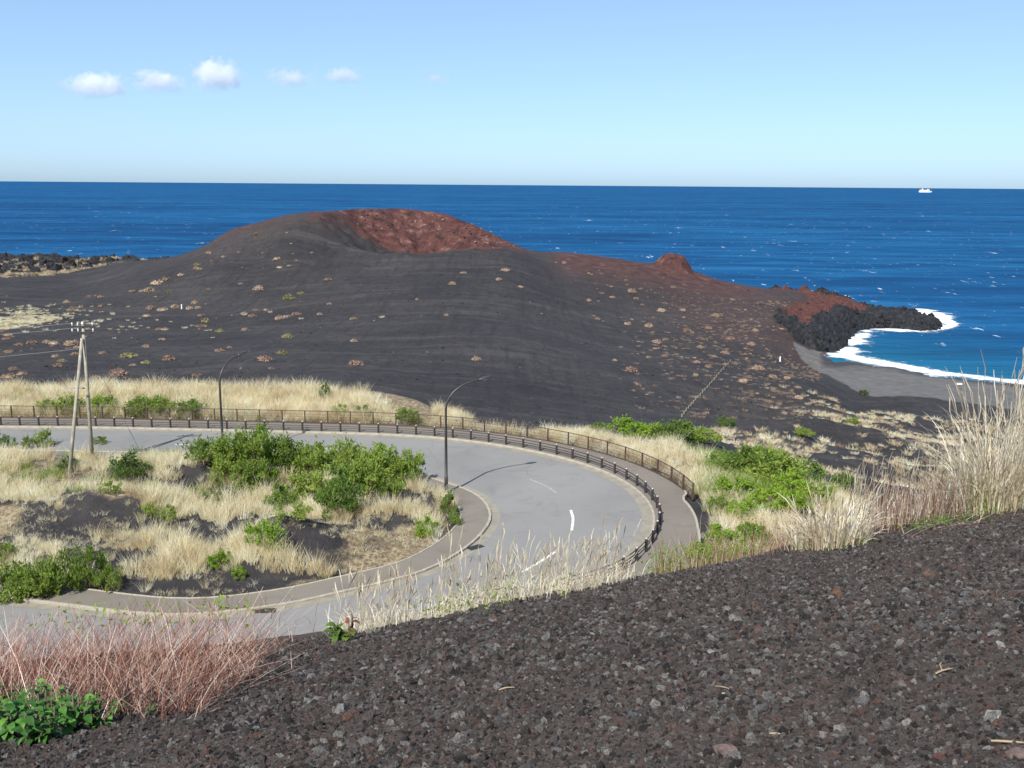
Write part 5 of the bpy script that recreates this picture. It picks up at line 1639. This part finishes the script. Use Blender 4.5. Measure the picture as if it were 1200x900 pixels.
for i, (px, py, w, hr, c, lb) in enumerate(rocks):
    p = fhit(px, py)
    s = 0.5 * w / F_PX * np.linalg.norm(p - np.array((0, 0, CAM_Z)))
    me = stone_mesh(900 + i, RM[c], 2, 0.22, (1, 0.8, max(hr, .5)))
    me.name = 'loose_rock'
    o = link(bpy.data.objects.new('loose_rock', me))
    o.location = (p[0], p[1], p[2] + s * hr * 0.55); o.scale = (s,) * 3
    o.rotation_euler = (random.uniform(-.2, .2), random.uniform(-.2, .2), random.uniform(0, 6.28))
    tag(o, lb, 'rock', 'larger loose rocks on the gravel bank')

# straws and twigs on the gravel
def twig(px, py, lpx, a, mat, lb, fork=False):
    p = fhit(px, py); L = lpx / F_PX * np.linalg.norm(p - np.array((0, 0, CAM_Z)))
    gz_ = lambda x, y: float(fore_n(np.array([x]), np.array([y]))[0][0])
    mb = MB()
    pts = []
    for u in np.linspace(-0.5, 0.5, 6):
        x = p[0] + L * u * math.cos(a) + 0.03 * L * math.sin(7 * u); y = p[1] + L * u * math.sin(a) * 2.0
        pts.append((x - p[0], y - p[1], gz_(x, y) + 0.012 + 0.1 * L * (0.25 - u * u) - p[2]))
    mb.tube(pts, [0.004, 0.0045, 0.0045, 0.004, 0.0035, 0.002], 5)
    if fork:
        b = Vector(pts[2]); mb.tube([b, b + Vector((0.1 * L, 0.5 * L, 0.05 * L)), b + Vector((0.32 * L, 0.8 * L, 0.03 * L))], [0.004, 0.003, 0.002], 5)
    o = mb.build('twig', mat, None); o.location = p
    tag(o, lb, 'twig', 'twigs and straws on the gravel')
for a in [(1106, 789, 22, 0.2, M['straw'], 'forked straw twig on the right of the bank', True), (846, 808, 16, -1.0, M['straw'], 'thin dark straw left of the middle', False), (594, 809, 18, 0.1, M['straw'], 'white straw in the centre left of the gravel', False), (930, 706, 13, 0.4, M['straw'], 'short straw left of the lone rust rock', False),
          (1180, 875, 26, -0.3, M['straw'], 'long straw near the lower right corner', False), (908, 864, 11, -0.3, M['straw'], 'short straw in the lower middle right', False), (320, 797, 20, 0.3, M['straw'], 'straw lying beside the dry red stems', False), (850, 816, 9, 0.1, M['straw'], 'tiny pale straw under a thin dark one', False)]:
    twig(*a)

# ------------------------------------------------------------------ tall dry plants on the brow
def stem_field(P, hts, lean_dir, lean, w, seed, plume=0.0, twigs=0, segs=4, leafs=0):
    """many separate stems as thin three-sided tubes (arrays only)"""
    rs = np.random.default_rng(seed)
    n = len(P)
    u = np.linspace(0, 1, segs + 1)
    a = lean_dir
    ln = hts * lean
    cx = P[:, 0:1] + (np.cos(a) * ln)[:, None] * u[None] ** 1.6
    cy = P[:, 1:2] + (np.sin(a) * ln)[:, None] * u[None] ** 1.6
    cz = P[:, 2:3] + hts[:, None] * (u - 0.1 * u ** 2)[None] * np.sqrt(np.clip(1 - (0.5 * lean[:, None]) ** 2, 0.2, 1)) - 0.05
    wob = rs.normal(0, 1, (n, segs + 1, 2)) * (0.012 * hts[:, None, None]) * u[None, :, None]
    cx = cx + wob[:, :, 0]; cy = cy + wob[:, :, 1]
    rad_ = (w[:, None] * (1 - 0.65 * u)[None])
    if plume:
        rad_ = rad_ + plume * w[:, None] * np.exp(-((u - 0.9) / 0.09) ** 2)[None]
    off = np.array([(math.cos(k * 2.0944), math.sin(k * 2.0944)) for k in range(3)])
    V = np.stack([cx[:, :, None] + rad_[:, :, None] * off[None, None, :, 0], cy[:, :, None] + rad_[:, :, None] * off[None, None, :, 1], np.repeat(cz[:, :, None], 3, 2)], -1)
    idx = np.arange(n * (segs + 1) * 3).reshape(n, segs + 1, 3)
    F = np.stack([idx[:, :-1, [0, 1, 2]], idx[:, :-1, [1, 2, 0]], idx[:, 1:, [1, 2, 0]], idx[:, 1:, [0, 1, 2]]], -1).reshape(-1, 4)
    return V.reshape(-1, 3), F, np.stack([cx, cy, cz], -1)

def ribbon_leaves(P, hts, a, droop, w, seed, segs=5):
    """arching grass leaves as flat tapering ribbons"""
    rs = np.random.default_rng(seed)
    n = len(P); u = np.linspace(0, 1, segs + 1)
    out = (hts * droop)[:, None] * u[None] ** 1.5
    cx = P[:, 0:1] + np.cos(a)[:, None] * out; cy = P[:, 1:2] + np.sin(a)[:, None] * out
    cz = P[:, 2:3] + hts[:, None] * (u - (0.25 + 0.5 * droop[:, None]) * u ** 2.2) - 0.04
    tw = a + math.pi / 2 + rs.normal(0, 0.5, n)
    ww = w[:, None] * (np.sin(np.clip(u * 0.9 + 0.12, 0, 1) * math.pi) * 0.7 + 0.12)[None] * np.where(u[None] > 0.99, 0.2, 1)
    L = np.stack([cx - np.cos(tw)[:, None] * ww, cy - np.sin(tw)[:, None] * ww, cz], -1)
    Rr = np.stack([cx + np.cos(tw)[:, None] * ww, cy + np.sin(tw)[:, None] * ww, cz], -1)
    V = np.stack([L, Rr], 2).reshape(-1, 3)
    idx = np.arange(n * (segs + 1) * 2).reshape(n, segs + 1, 2)
    F = np.stack([idx[:, :-1, 0], idx[:, :-1, 1], idx[:, 1:, 1], idx[:, 1:, 0]], -1).reshape(-1, 4)
    return V, F

def join_np(name, parts, mat, parent=None, per=None):
    V, F, n, T = [], [], 0, []
    for k, (v, f) in enumerate(parts):
        V.append(v); F.append(f + n); n += len(v)
        # pieces of one stem or leaf share a tone
        q_ = np.arange(len(v)); lab = q_ // (per[k] if per else 4)
        T.append(rng.uniform(0, 1, lab.max() + 1)[lab])
    me = mesh_np(name, np.concatenate(V), np.concatenate(F), False)
    add_attr(me, 'tone', np.concatenate(T))
    me.materials.append(mat)
    return link(bpy.data.objects.new(name, me), parent)

def brow_points(n, px0, px1, s0, s1, fn=None):
    """points beyond (or on) the brow: along the brow between two picture columns"""
    px = rng.uniform(px0, px1, n); s = rng.uniform(s0, s1, n)
    P = np.empty((n, 3))
    ys = np.arange(3, 34, 0.1)
    for i in range(n):
        k = (px[i] - 600) / F_PX
        # the column's vertical plane on the ground: x = k * depth
        yy = ys; xx = k * yy
        for _ in range(3):
            xx = k * (yy * math.cos(R(PITCH)) + (CAM_Z - fore(xx, yy)[0]) * math.sin(R(PITCH)))
        z, sd = fore_n(xx, yy)
        j = np.argmin(np.abs(sd - s[i]))
        P[i] = (xx[j], yy[j], z[j])
    return P

# pale reeds between gravel and road
P = np.concatenate([brow_points(260, 415, 735, 1.9, 5.0), brow_points(160, 560, 735, 1.7, 4.0), brow_points(50, 395, 480, 1.8, 4.2)])
n = len(P)
hts = rng.uniform(0.45, 1.0, n)
hts[: n // 9] *= 1.35
a = rng.normal(0.3, 1.4, n)
v1, f1, cl = stem_field(P, hts, a, rng.uniform(0.05, 0.35, n), rng.uniform(0.0028, 0.0042, n), 5, plume=2.4, segs=8)
m_ = 2300
bi_ = rng.integers(0, n, m_)
PL = P[bi_] + np.c_[rng.normal(0, 0.16, (m_, 2)), np.zeros(m_)]
PL[:, 2] = fore_n(PL[:, 0], PL[:, 1])[0]
v2, f2 = ribbon_leaves(PL, rng.uniform(0.2, 0.62, m_), rng.uniform(0, 6.28, m_), rng.uniform(0.15, 0.7, m_), rng.uniform(0.003, 0.006, m_), 6)
tag(join_np('dry_reeds', [(v1, f1), (v2, f2)], M['straw'], per=(27, 12)), 'pale dry reeds rising behind the gravel brow in front of the road', kind='stuff')

# pampas clumps at the right
def pampas(center_px, s_off, n_st, n_lf, hmin, hmax, rad_c, lean0, label, seed):
    c = brow_points(1, center_px, center_px + 0.01, s_off, s_off + 0.01)[0]
    t = tag(empty('pampas_grass', c), label, 'pampas grass', 'pampas grass clumps on the brow at right')
    rs = np.random.default_rng(seed)
    aa = rs.uniform(0, 6.28, n_st); rr_ = rad_c * np.sqrt(rs.uniform(0, 1, n_st))
    P = np.stack([c[0] + rr_ * np.cos(aa), c[1] + rr_ * np.sin(aa), np.zeros(n_st)], 1)
    P[:, 2] = fore_n(P[:, 0], P[:, 1])[0]
    v1, f1, _ = stem_field(P - c, rs.uniform(hmin, hmax, n_st), aa + rs.normal(0, 0.4, n_st), rs.uniform(0.02, lean0, n_st), rs.uniform(0.005, 0.009, n_st), seed, plume=1.2, segs=8)
    join_np('stems', [(v1, f1)], M['straw'], t, (27,))
    aa = rs.uniform(0, 6.28, n_lf); rr_ = rad_c * np.sqrt(rs.uniform(0, 1, n_lf))
    P = np.stack([c[0] + rr_ * np.cos(aa), c[1] + rr_ * np.sin(aa), np.zeros(n_lf)], 1)
    P[:, 2] = fore_n(P[:, 0], P[:, 1])[0]
    v2, f2 = ribbon_leaves(P - c, rs.uniform(hmin * 0.4, hmax * 0.92, n_lf), aa + rs.normal(0, 0.6, n_lf), rs.uniform(0.08, 0.6, n_lf), rs.uniform(0.006, 0.014, n_lf), seed + 1, 7)
    join_np('leaves', [(v2, f2)], M['straw'], t, (16,))
    n3 = n_lf // 8
    aa = rs.uniform(0, 6.28, n3); rr_ = rad_c * np.sqrt(rs.uniform(0, 1, n3))
    P = np.stack([c[0] + rr_ * np.cos(aa), c[1] + rr_ * np.sin(aa), np.zeros(n3)], 1)
    P[:, 2] = fore_n(P[:, 0], P[:, 1])[0]
    v3, f3 = ribbon_leaves(P - c, rs.uniform(hmin * 0.3, hmax * 0.45, n3), aa, rs.uniform(0.2, 0.7, n3), rs.uniform(0.006, 0.011, n3), seed + 2, 6)
    join_np('green_leaves', [(v3, f3)], M['green'], t, (14,))
pampas(1165, 0.7, 90, 540, 1.5, 3.5, 0.6, 0.3, 'tallest pampas clump rising over the sea at the right edge', 41)
pampas(1212, 1.2, 70, 460, 1.4, 2.9, 0.6, 0.3, 'pampas clump cut by the right edge of the photo', 44)
pampas(1110, 1.8, 40, 260, 1.0, 1.7, 0.5, 0.3, 'pampas clump left of the tallest one', 47)
pampas(985, 0.7, 34, 420, 0.7, 1.25, 0.42, 0.6, 'low spreading pampas clump with white arching leaves', 50)
pampas(955, 1.2, 20, 220, 0.6, 1.05, 0.35, 0.6, 'small pampas clump left of the white arching one', 53)

# red-brown stems and reeds between them
P = brow_points(380, 1000, 1130, 0.6, 2.4)
n = len(P)
v1, f1, cl = stem_field(P, rng.uniform(0.5, 1.2, n), rng.uniform(0, 6.28, n), rng.uniform(0.03, 0.3, n), rng.uniform(0.003, 0.006, n), 15, segs=5)
tag(join_np('red_stems', [(v1, f1)], M['redstem'], per=(18,)), 'red brown dry stems between the pampas clumps', kind='stuff')
P = brow_points(170, 985, 1150, 1.0, 3.2); n = len(P)
v1, f1, cl = stem_field(P, rng.uniform(0.9, 1.6, n), rng.uniform(0, 6.28, n), rng.uniform(0.03, 0.2, n), rng.uniform(0.003, 0.0048, n), 16, plume=0.9, segs=8)
m_ = 420; bi_ = rng.integers(0, n, m_)
PL = P[bi_] + np.c_[rng.normal(0, 0.1, (m_, 2)), np.zeros(m_)]
v2, f2 = ribbon_leaves(PL, rng.uniform(0.4, 1.1, m_), rng.uniform(0, 6.28, m_), rng.uniform(0.1, 0.5, m_), rng.uniform(0.004, 0.008, m_), 17)
tag(join_np('tan_reeds', [(v1, f1), (v2, f2)], M['straw'], per=(27, 12)), 'upright tan reeds behind the red stems at right', kind='stuff')
P = brow_points(800, 770, 950, 1.7, 6.5); n = len(P)
v1, f1, cl = stem_field(P, rng.uniform(0.2, 0.9, n) ** 1.2 * (0.5 + fbm(P[:, 0] * 1.5, P[:, 1] * 1.5, 2, 5)), rng.uniform(0, 6.28, n), rng.uniform(0.05, 0.4, n), rng.uniform(0.003, 0.005, n), 18, segs=4)
tag(join_np('red_stems', [(v1, f1)], M['redstem'], per=(15,)), 'low reddish stems along the brow below the sidewalk end', kind='stuff')

def leaf_tufts(name, P, n_each, size, mat, seed, label, up=0.5):
    rs = np.random.default_rng(seed)
    n = len(P) * n_each
    c = np.repeat(P, n_each, 0) + rs.normal(0, 1, (n, 3)) * np.array((0.13, 0.13, 0.0)) + np.c_[np.zeros((n, 2)), rs.uniform(0, up, n)]
    t = rs.normal(0, 1, (n, 3)) + np.array((0, 0, 0.6)); t /= np.linalg.norm(t, axis=1)[:, None]
    u = np.cross(t, rs.normal(0, 1, (n, 3))); u /= np.linalg.norm(u, axis=1)[:, None] + 1e-6
    nn = np.cross(t, u)
    L = (size * rs.uniform(0.6, 1.4, n))[:, None]; W = L * 0.38
    v = np.stack([c - t * L, c + u * W + nn * W * 0.4, c + t * L, c - u * W + nn * W * 0.4], 1).reshape(-1, 3)
    return tag(join_np(name, [(v, np.arange(4 * n).reshape(n, 4))], mat), label, kind='stuff')
leaf_tufts('green_weeds', brow_points(70, 770, 900, 2.0, 6.0), 30, 0.032, M['green'], 61, 'green weeds along the brow before the sidewalk end', 0.45)
leaf_tufts('green_weeds', brow_points(75, 1060, 1215, 0.1, 1.0), 13, 0.026, M['darkgreen'], 62, 'low green weeds at the foot of the pampas grass', 0.16)
leaf_tufts('green_weeds', brow_points(14, 500, 680, 1.2, 2.6), 20, 0.03, M['green'], 63, 'few green leaves among the pale reeds', 0.3)
# woody runners lying at the foot of the pampas
P = brow_points(60, 1060, 1220, -0.05, 0.6); n = len(P)
v1, f1, _ = stem_field(P + np.array((0, 0, 0.05)), rng.uniform(0.08, 0.3, n), rng.normal(0.7, 0.6, n) + np.where(rng.uniform(0, 1, n) < 0.5, math.pi, 0), rng.uniform(1.5, 5, n), rng.uniform(0.004, 0.009, n), 19, segs=6)
tag(join_np('woody_runners', [(v1, f1)], M['redstem'], per=(21,)), 'woody runners lying along the foot of the pampas grass', kind='stuff')

# red stems thicket at the left
def left_points(n, poly):
    lo, hi = np.min(poly, 0), np.max(poly, 0)
    out = []
    while len(out) < n:
        a, b = rng.uniform(lo, hi)
        if in_poly(np.array([a]), np.array([b]), poly)[0]:
            out.append(fhit(a, b))
    return np.array(out)
P = left_points(1700, [(-60, 775), (180, 760), (300, 770), (296, 795), (225, 845), (120, 845), (-60, 850)])
n = len(P)
side = np.clip((P[:, 0] - P[:, 0].min()) / (P[:, 0].max() - P[:, 0].min()), 0, 1)
v1, f1, cl = stem_field(P, rng.uniform(0.25, 0.72, n), rng.normal(0.5, 1.1, n), rng.uniform(0.05, 0.6, n) + 0.6 * side ** 3, rng.uniform(0.0016, 0.0036, n), 25, segs=5)
tw = cl[rng.integers(0, n, 3600), rng.integers(2, 6, 3600)]
v2, f2, _ = stem_field(tw, rng.uniform(0.06, 0.2, 3600), rng.uniform(0, 6.28, 3600), rng.uniform(0.2, 0.9, 3600), rng.uniform(0.0011, 0.002, 3600), 26, segs=2)
tag(join_np('red_stems', [(v1, f1), (v2, f2)], M['redstem'], per=(18, 9)), 'thicket of dry red and pink stems at the lower left', kind='stuff')
P = left_points(230, [(110, 840), (225, 846), (300, 795), (270, 790), (180, 810)]); n = len(P)
v1, f1, _ = stem_field(P, rng.uniform(0.08, 0.26, n), rng.normal(0.6, 0.7, n), rng.uniform(0.8, 2.6, n), rng.uniform(0.0018, 0.0034, n), 27, segs=6)
tag(join_np('fallen_stems', [(v1, f1)], M['redstem'], per=(21,)), 'pale stems bent over the soil beside the gravel', kind='stuff')
tk = left_points(26, [(40, 770), (300, 765), (290, 790), (60, 800)])
leaf_tufts('green_weeds', tk + np.array((0, 0, 0.42)), 9, 0.026, M['bright'], 64, 'yellow green young leaves in the red thicket', 0.2)

# leafy plants made of single leaves
def leaf_mesh(mat, L=1.0, W=0.62):
    v, f = [], []
    n = 5
    for i in range(n + 1):
        u = i / n
        w = W / 2 * math.sin(math.pi * min(1, u * 0.93 + 0.04)) ** 0.75
        z = 0.10 * math.sin(u * math.pi) - 0.22 * u * u
        v += [(u * L, -w, z + 0.07 * (w / W) * 2), (u * L, 0, z), (u * L, w, z + 0.07 * (w / W) * 2)]
    for i in range(n):
        b = i * 3
        f += [(b, b + 3, b + 4, b + 1), (b + 1, b + 4, b + 5, b + 2)]
    me = mesh_np('leaf', v, np.array(f), True)
    me.materials.append(mat)
    return me
def leafy_plant(name, P, label, group, mat, lsize, n_leaf, hmax, seed, cat='plant'):
    rs = np.random.default_rng(seed)
    t = tag(empty(name, P), label, cat, group)
    mb = MB()
    lm = [leaf_mesh(mat, 1, w) for w in (0.55, 0.66)]
    nst = max(3, n_leaf // 8)
    for s in range(nst):
        a = rs.uniform(0, 6.28); rr_ = hmax * 0.55 * rs.uniform(0.1, 1)
        tip_ = Vector((rr_ * math.cos(a), rr_ * math.sin(a), hmax * rs.uniform(0.45, 1.0)))
        g = float(fore_n(np.array([P[0] + tip_.x * 0.3]), np.array([P[1] + tip_.y * 0.3]))[0][0]) - P[2]
        b = Vector((tip_.x * 0.3, tip_.y * 0.3, g - 0.03))
        mb.tube([b, b.lerp(tip_, 0.5) + Vector((0, 0, 0.03)), tip_], [0.007, 0.006, 0.004], 5)
        k = max(3, n_leaf // nst)
        for j in range(k):
            u = 0.3 + 0.7 * j / max(1, k - 1)
            p = b.lerp(tip_, u)
            o = link(bpy.data.objects.new('leaf', lm[int(rs.integers(0, 2))]), t)
            o.location = p
            sc = lsize * rs.uniform(0.65, 1.2) * (1.1 - 0.35 * (u > 0.9))
            o.scale = (sc,) * 3
            o.rotation_euler = (rs.normal(0, 0.35), -0.35 * u + rs.normal(0.1, 0.3), a + j * 2.4 + rs.normal(0, 0.4))
    mb.build('stems', M['bark'], t, True)
    return t
GL = 'leafy plants at the lower left corner'
for i, (px, py, lsz, nl, hm, lb) in enumerate([(12, 868, 0.105, 46, 0.40, 'big leaved green plant at the lower left corner'), (40, 872, 0.10, 40, 0.34, 'green plant right of the corner one'), (62, 868, 0.085, 34, 0.32, 'green plant with leaves low over the dark soil'),
                                               (30, 845, 0.09, 40, 0.40, 'green plant behind the corner plant under the red stems'), (70, 842, 0.08, 38, 0.34, 'dark green plant in the middle under the red stems'), (105, 838, 0.07, 36, 0.3, 'dark green plant at the right under the red stems'), (140, 838, 0.055, 30, 0.22, 'small leaved low plant at the edge of the soil'),
                                               (175, 838, 0.05, 26, 0.18, 'rightmost small green plant beneath the bent stems'), (88, 858, 0.09, 44, 0.34, 'leafy plant leaning over the dark soil in the corner clump'), (112, 852, 0.08, 40, 0.3, 'leafy plant at the right of the corner clump'), (50, 852, 0.1, 44, 0.42, 'tall leafy plant in the middle of the corner clump'), (5, 840, 0.1, 44, 0.42, 'leafy plant at the picture edge behind the corner one')]):
    p = fhit(px, py)
    leafy_plant('leafy_plant', p, lb, GL, M['bigleaf'], lsz * 0.62, int(nl * 1.5), hm * 0.62, 70 + i)
p = fhit(400, 752)
leafy_plant('leafy_plant', p, 'small green and red leaved plant on the brow by the road', None, M['darkgreen'], 0.10, 44, 0.2, 90)
leafy_plant('leafy_plant', p + np.array((0.1, 0.05, 0.0)), 'red dock leaf plant on top of the brow', None, M['redleaf'], 0.085, 14, 0.25, 91)

# ------------------------------------------------------------------ ship on the horizon
def ferry():
    p = on_plane(1084, 225.4, SEA_Z)
    t = tag(empty('ferry', (p[0], p[1], SEA_Z), 0.12), 'white ferry far out near the horizon', 'ship')
    def hull(x0, x1, w, z0, z1, bow):
        v = []
        for z, k in ((z0, 0.9), (z1, 1.0)):
            for u, ww in ((x0 * k, 0.8), (x0 * 0.6, 1.0), (x1 * 0.55, 1.0), (x1 * k, 0.05)):
                v += [(u, -w / 2 * ww, z), (u, w / 2 * ww, z)]
        f = []
        for i in range(3):
            a = i * 2
            f += [(a, a + 2, a + 10, a + 8), (a + 1, a + 9, a + 11, a + 3), (a + 8, a + 10, a + 11, a + 9), (a, a + 1, a + 3, a + 2)]
        f += [(0, 8, 9, 1), (6, 7, 15, 14)]
        return v, f
    MB().add(*hull(-100, 104, 26, -2, 18, 1)).build('hull', M['white'], t)
    s = MB().box((-8, 0, 27), (140, 22, 18)).build('superstructure', M['white'], t)
    for z in (22, 28, 33):
        MB().box((-8, 0, z), (132, 22.8, 1.6)).build('window_band', M['shipdark'], s)
    b = MB().box((44, 0, 40), (22, 24, 8)).build('bridge', M['white'], t)
    MB().box((46, 0, 41), (20.5, 24.8, 2.2)).build('window_band', M['shipdark'], b)
    MB().box((-42, 0, 44), (16, 9, 18), 0, 0.8).build('funnel', M['shipred'], t)
    MB().tube([(40, 0, 44), (40, 0, 60)], [0.9, 0.4], 6).build('mast', M['white'], t)
ferry()

# ------------------------------------------------------------------ clouds: closed volumes far out over the sea
def cloud_mat(dens):
    m = bpy.data.materials.new('cloud vapour')
    m.use_nodes = True
    nt = m.node_tree
    nt.nodes.remove(nt.nodes['Principled BSDF'])
    pv = N(nt, 'ShaderNodeVolumePrincipled')
    pv.inputs['Color'].default_value = (1, 1, 1, 1)
    pv.inputs['Anisotropy'].default_value = 0.2
    v = coords(nt, 'Object')
    oi = N(nt, 'ShaderNodeObjectInfo')
    sh = N(nt, 'ShaderNodeVectorMath', operation='ADD')
    nt.links.new(v, sh.inputs[0]); nt.links.new(oi.outputs['Location'], sh.inputs[1])
    mp = N(nt, 'ShaderNodeMapping'); mp.inputs['Scale'].default_value = (1.7, 1.3, 1.0)
    nt.links.new(sh.outputs[0], mp.inputs['Vector'])
    n = noise(nt, 1.5, 8, 0.68, mp.outputs[0], 0.4)
    ln = N(nt, 'ShaderNodeVectorMath', operation='LENGTH')
    nt.links.new(v, ln.inputs[0])
    core = maprange(nt, ln.outputs['Value'], 0.0, 1.0, 1.0, 0.0)
    f = math_n(nt, 'ADD', math_n(nt, 'MULTIPLY', math_n(nt, 'SUBTRACT', n.outputs[0], 0.5), 4.2), math_n(nt, 'MULTIPLY', core, 1.5))
    f = maprange(nt, f, 0.42, 1.7, 0.0, dens)
    sx = N(nt, 'ShaderNodeSeparateXYZ'); nt.links.new(v, sx.inputs[0])
    f = math_n(nt, 'MULTIPLY', f, maprange(nt, sx.outputs['Z'], -0.45, 0.25, 0.12, 1.0))
    nt.links.new(f, pv.inputs['Density'])
    nt.links.new(pv.outputs[0], nt.nodes['Material Output'].inputs['Volume'])
    return m
def cloud(px, py, wpx, hpx, dens, seed, label, D=16000):
    c = at_dist(px, py, D)
    bm = bmesh.new()
    bmesh.ops.create_icosphere(bm, subdivisions=4, radius=1.0)
    rs = np.random.default_rng(seed)
    bumps = [(v / np.linalg.norm(v), rs.uniform(0.15, 0.45), rs.uniform(0.3, 0.6)) for v in rs.normal(0, 1, (12, 3))]
    for v in bm.verts:
        d = np.array(v.co); r = 0.72
        for n_, a_, w_ in bumps:
            r += a_ * math.exp(-(np.sum((d - n_) ** 2)) / w_ ** 2)
        d = d * min(r, 1.25)
        if d[2] < 0: d[2] *= 0.6
        d[2] += 0.12 * d[0] * (1 if seed % 2 else -1)
        v.co = d
    me = bpy.data.meshes.new('cloud')
    bm.to_mesh(me); bm.free()
    me.materials.append(cloud_mat(dens))
    o = link(bpy.data.objects.new('cloud', me))
    o.location = c
    o.scale = (wpx * 0.66 / F_PX * D, wpx / 2 / F_PX * D * 0.8, hpx * 0.6 / F_PX * D)
    tag(o, label, 'cloud', 'small white clouds over the horizon')
cloud(112, 104, 70, 42, 0.016, 1, 'leftmost bright cloud of the row')
cloud(185, 98, 66, 34, 0.013, 5, 'second cloud from the left in the row')
cloud(255, 92, 66, 48, 0.016, 9, 'tallest peaked cloud in the middle of the row')
cloud(338, 94, 58, 30, 0.010, 13, 'fourth cloud from the left, thin and flat')
cloud(402, 91, 48, 26, 0.012, 17, 'fifth cloud from the left, small and bright')
cloud(510, 94, 40, 20, 0.006, 21, 'faint rightmost cloud of the row')
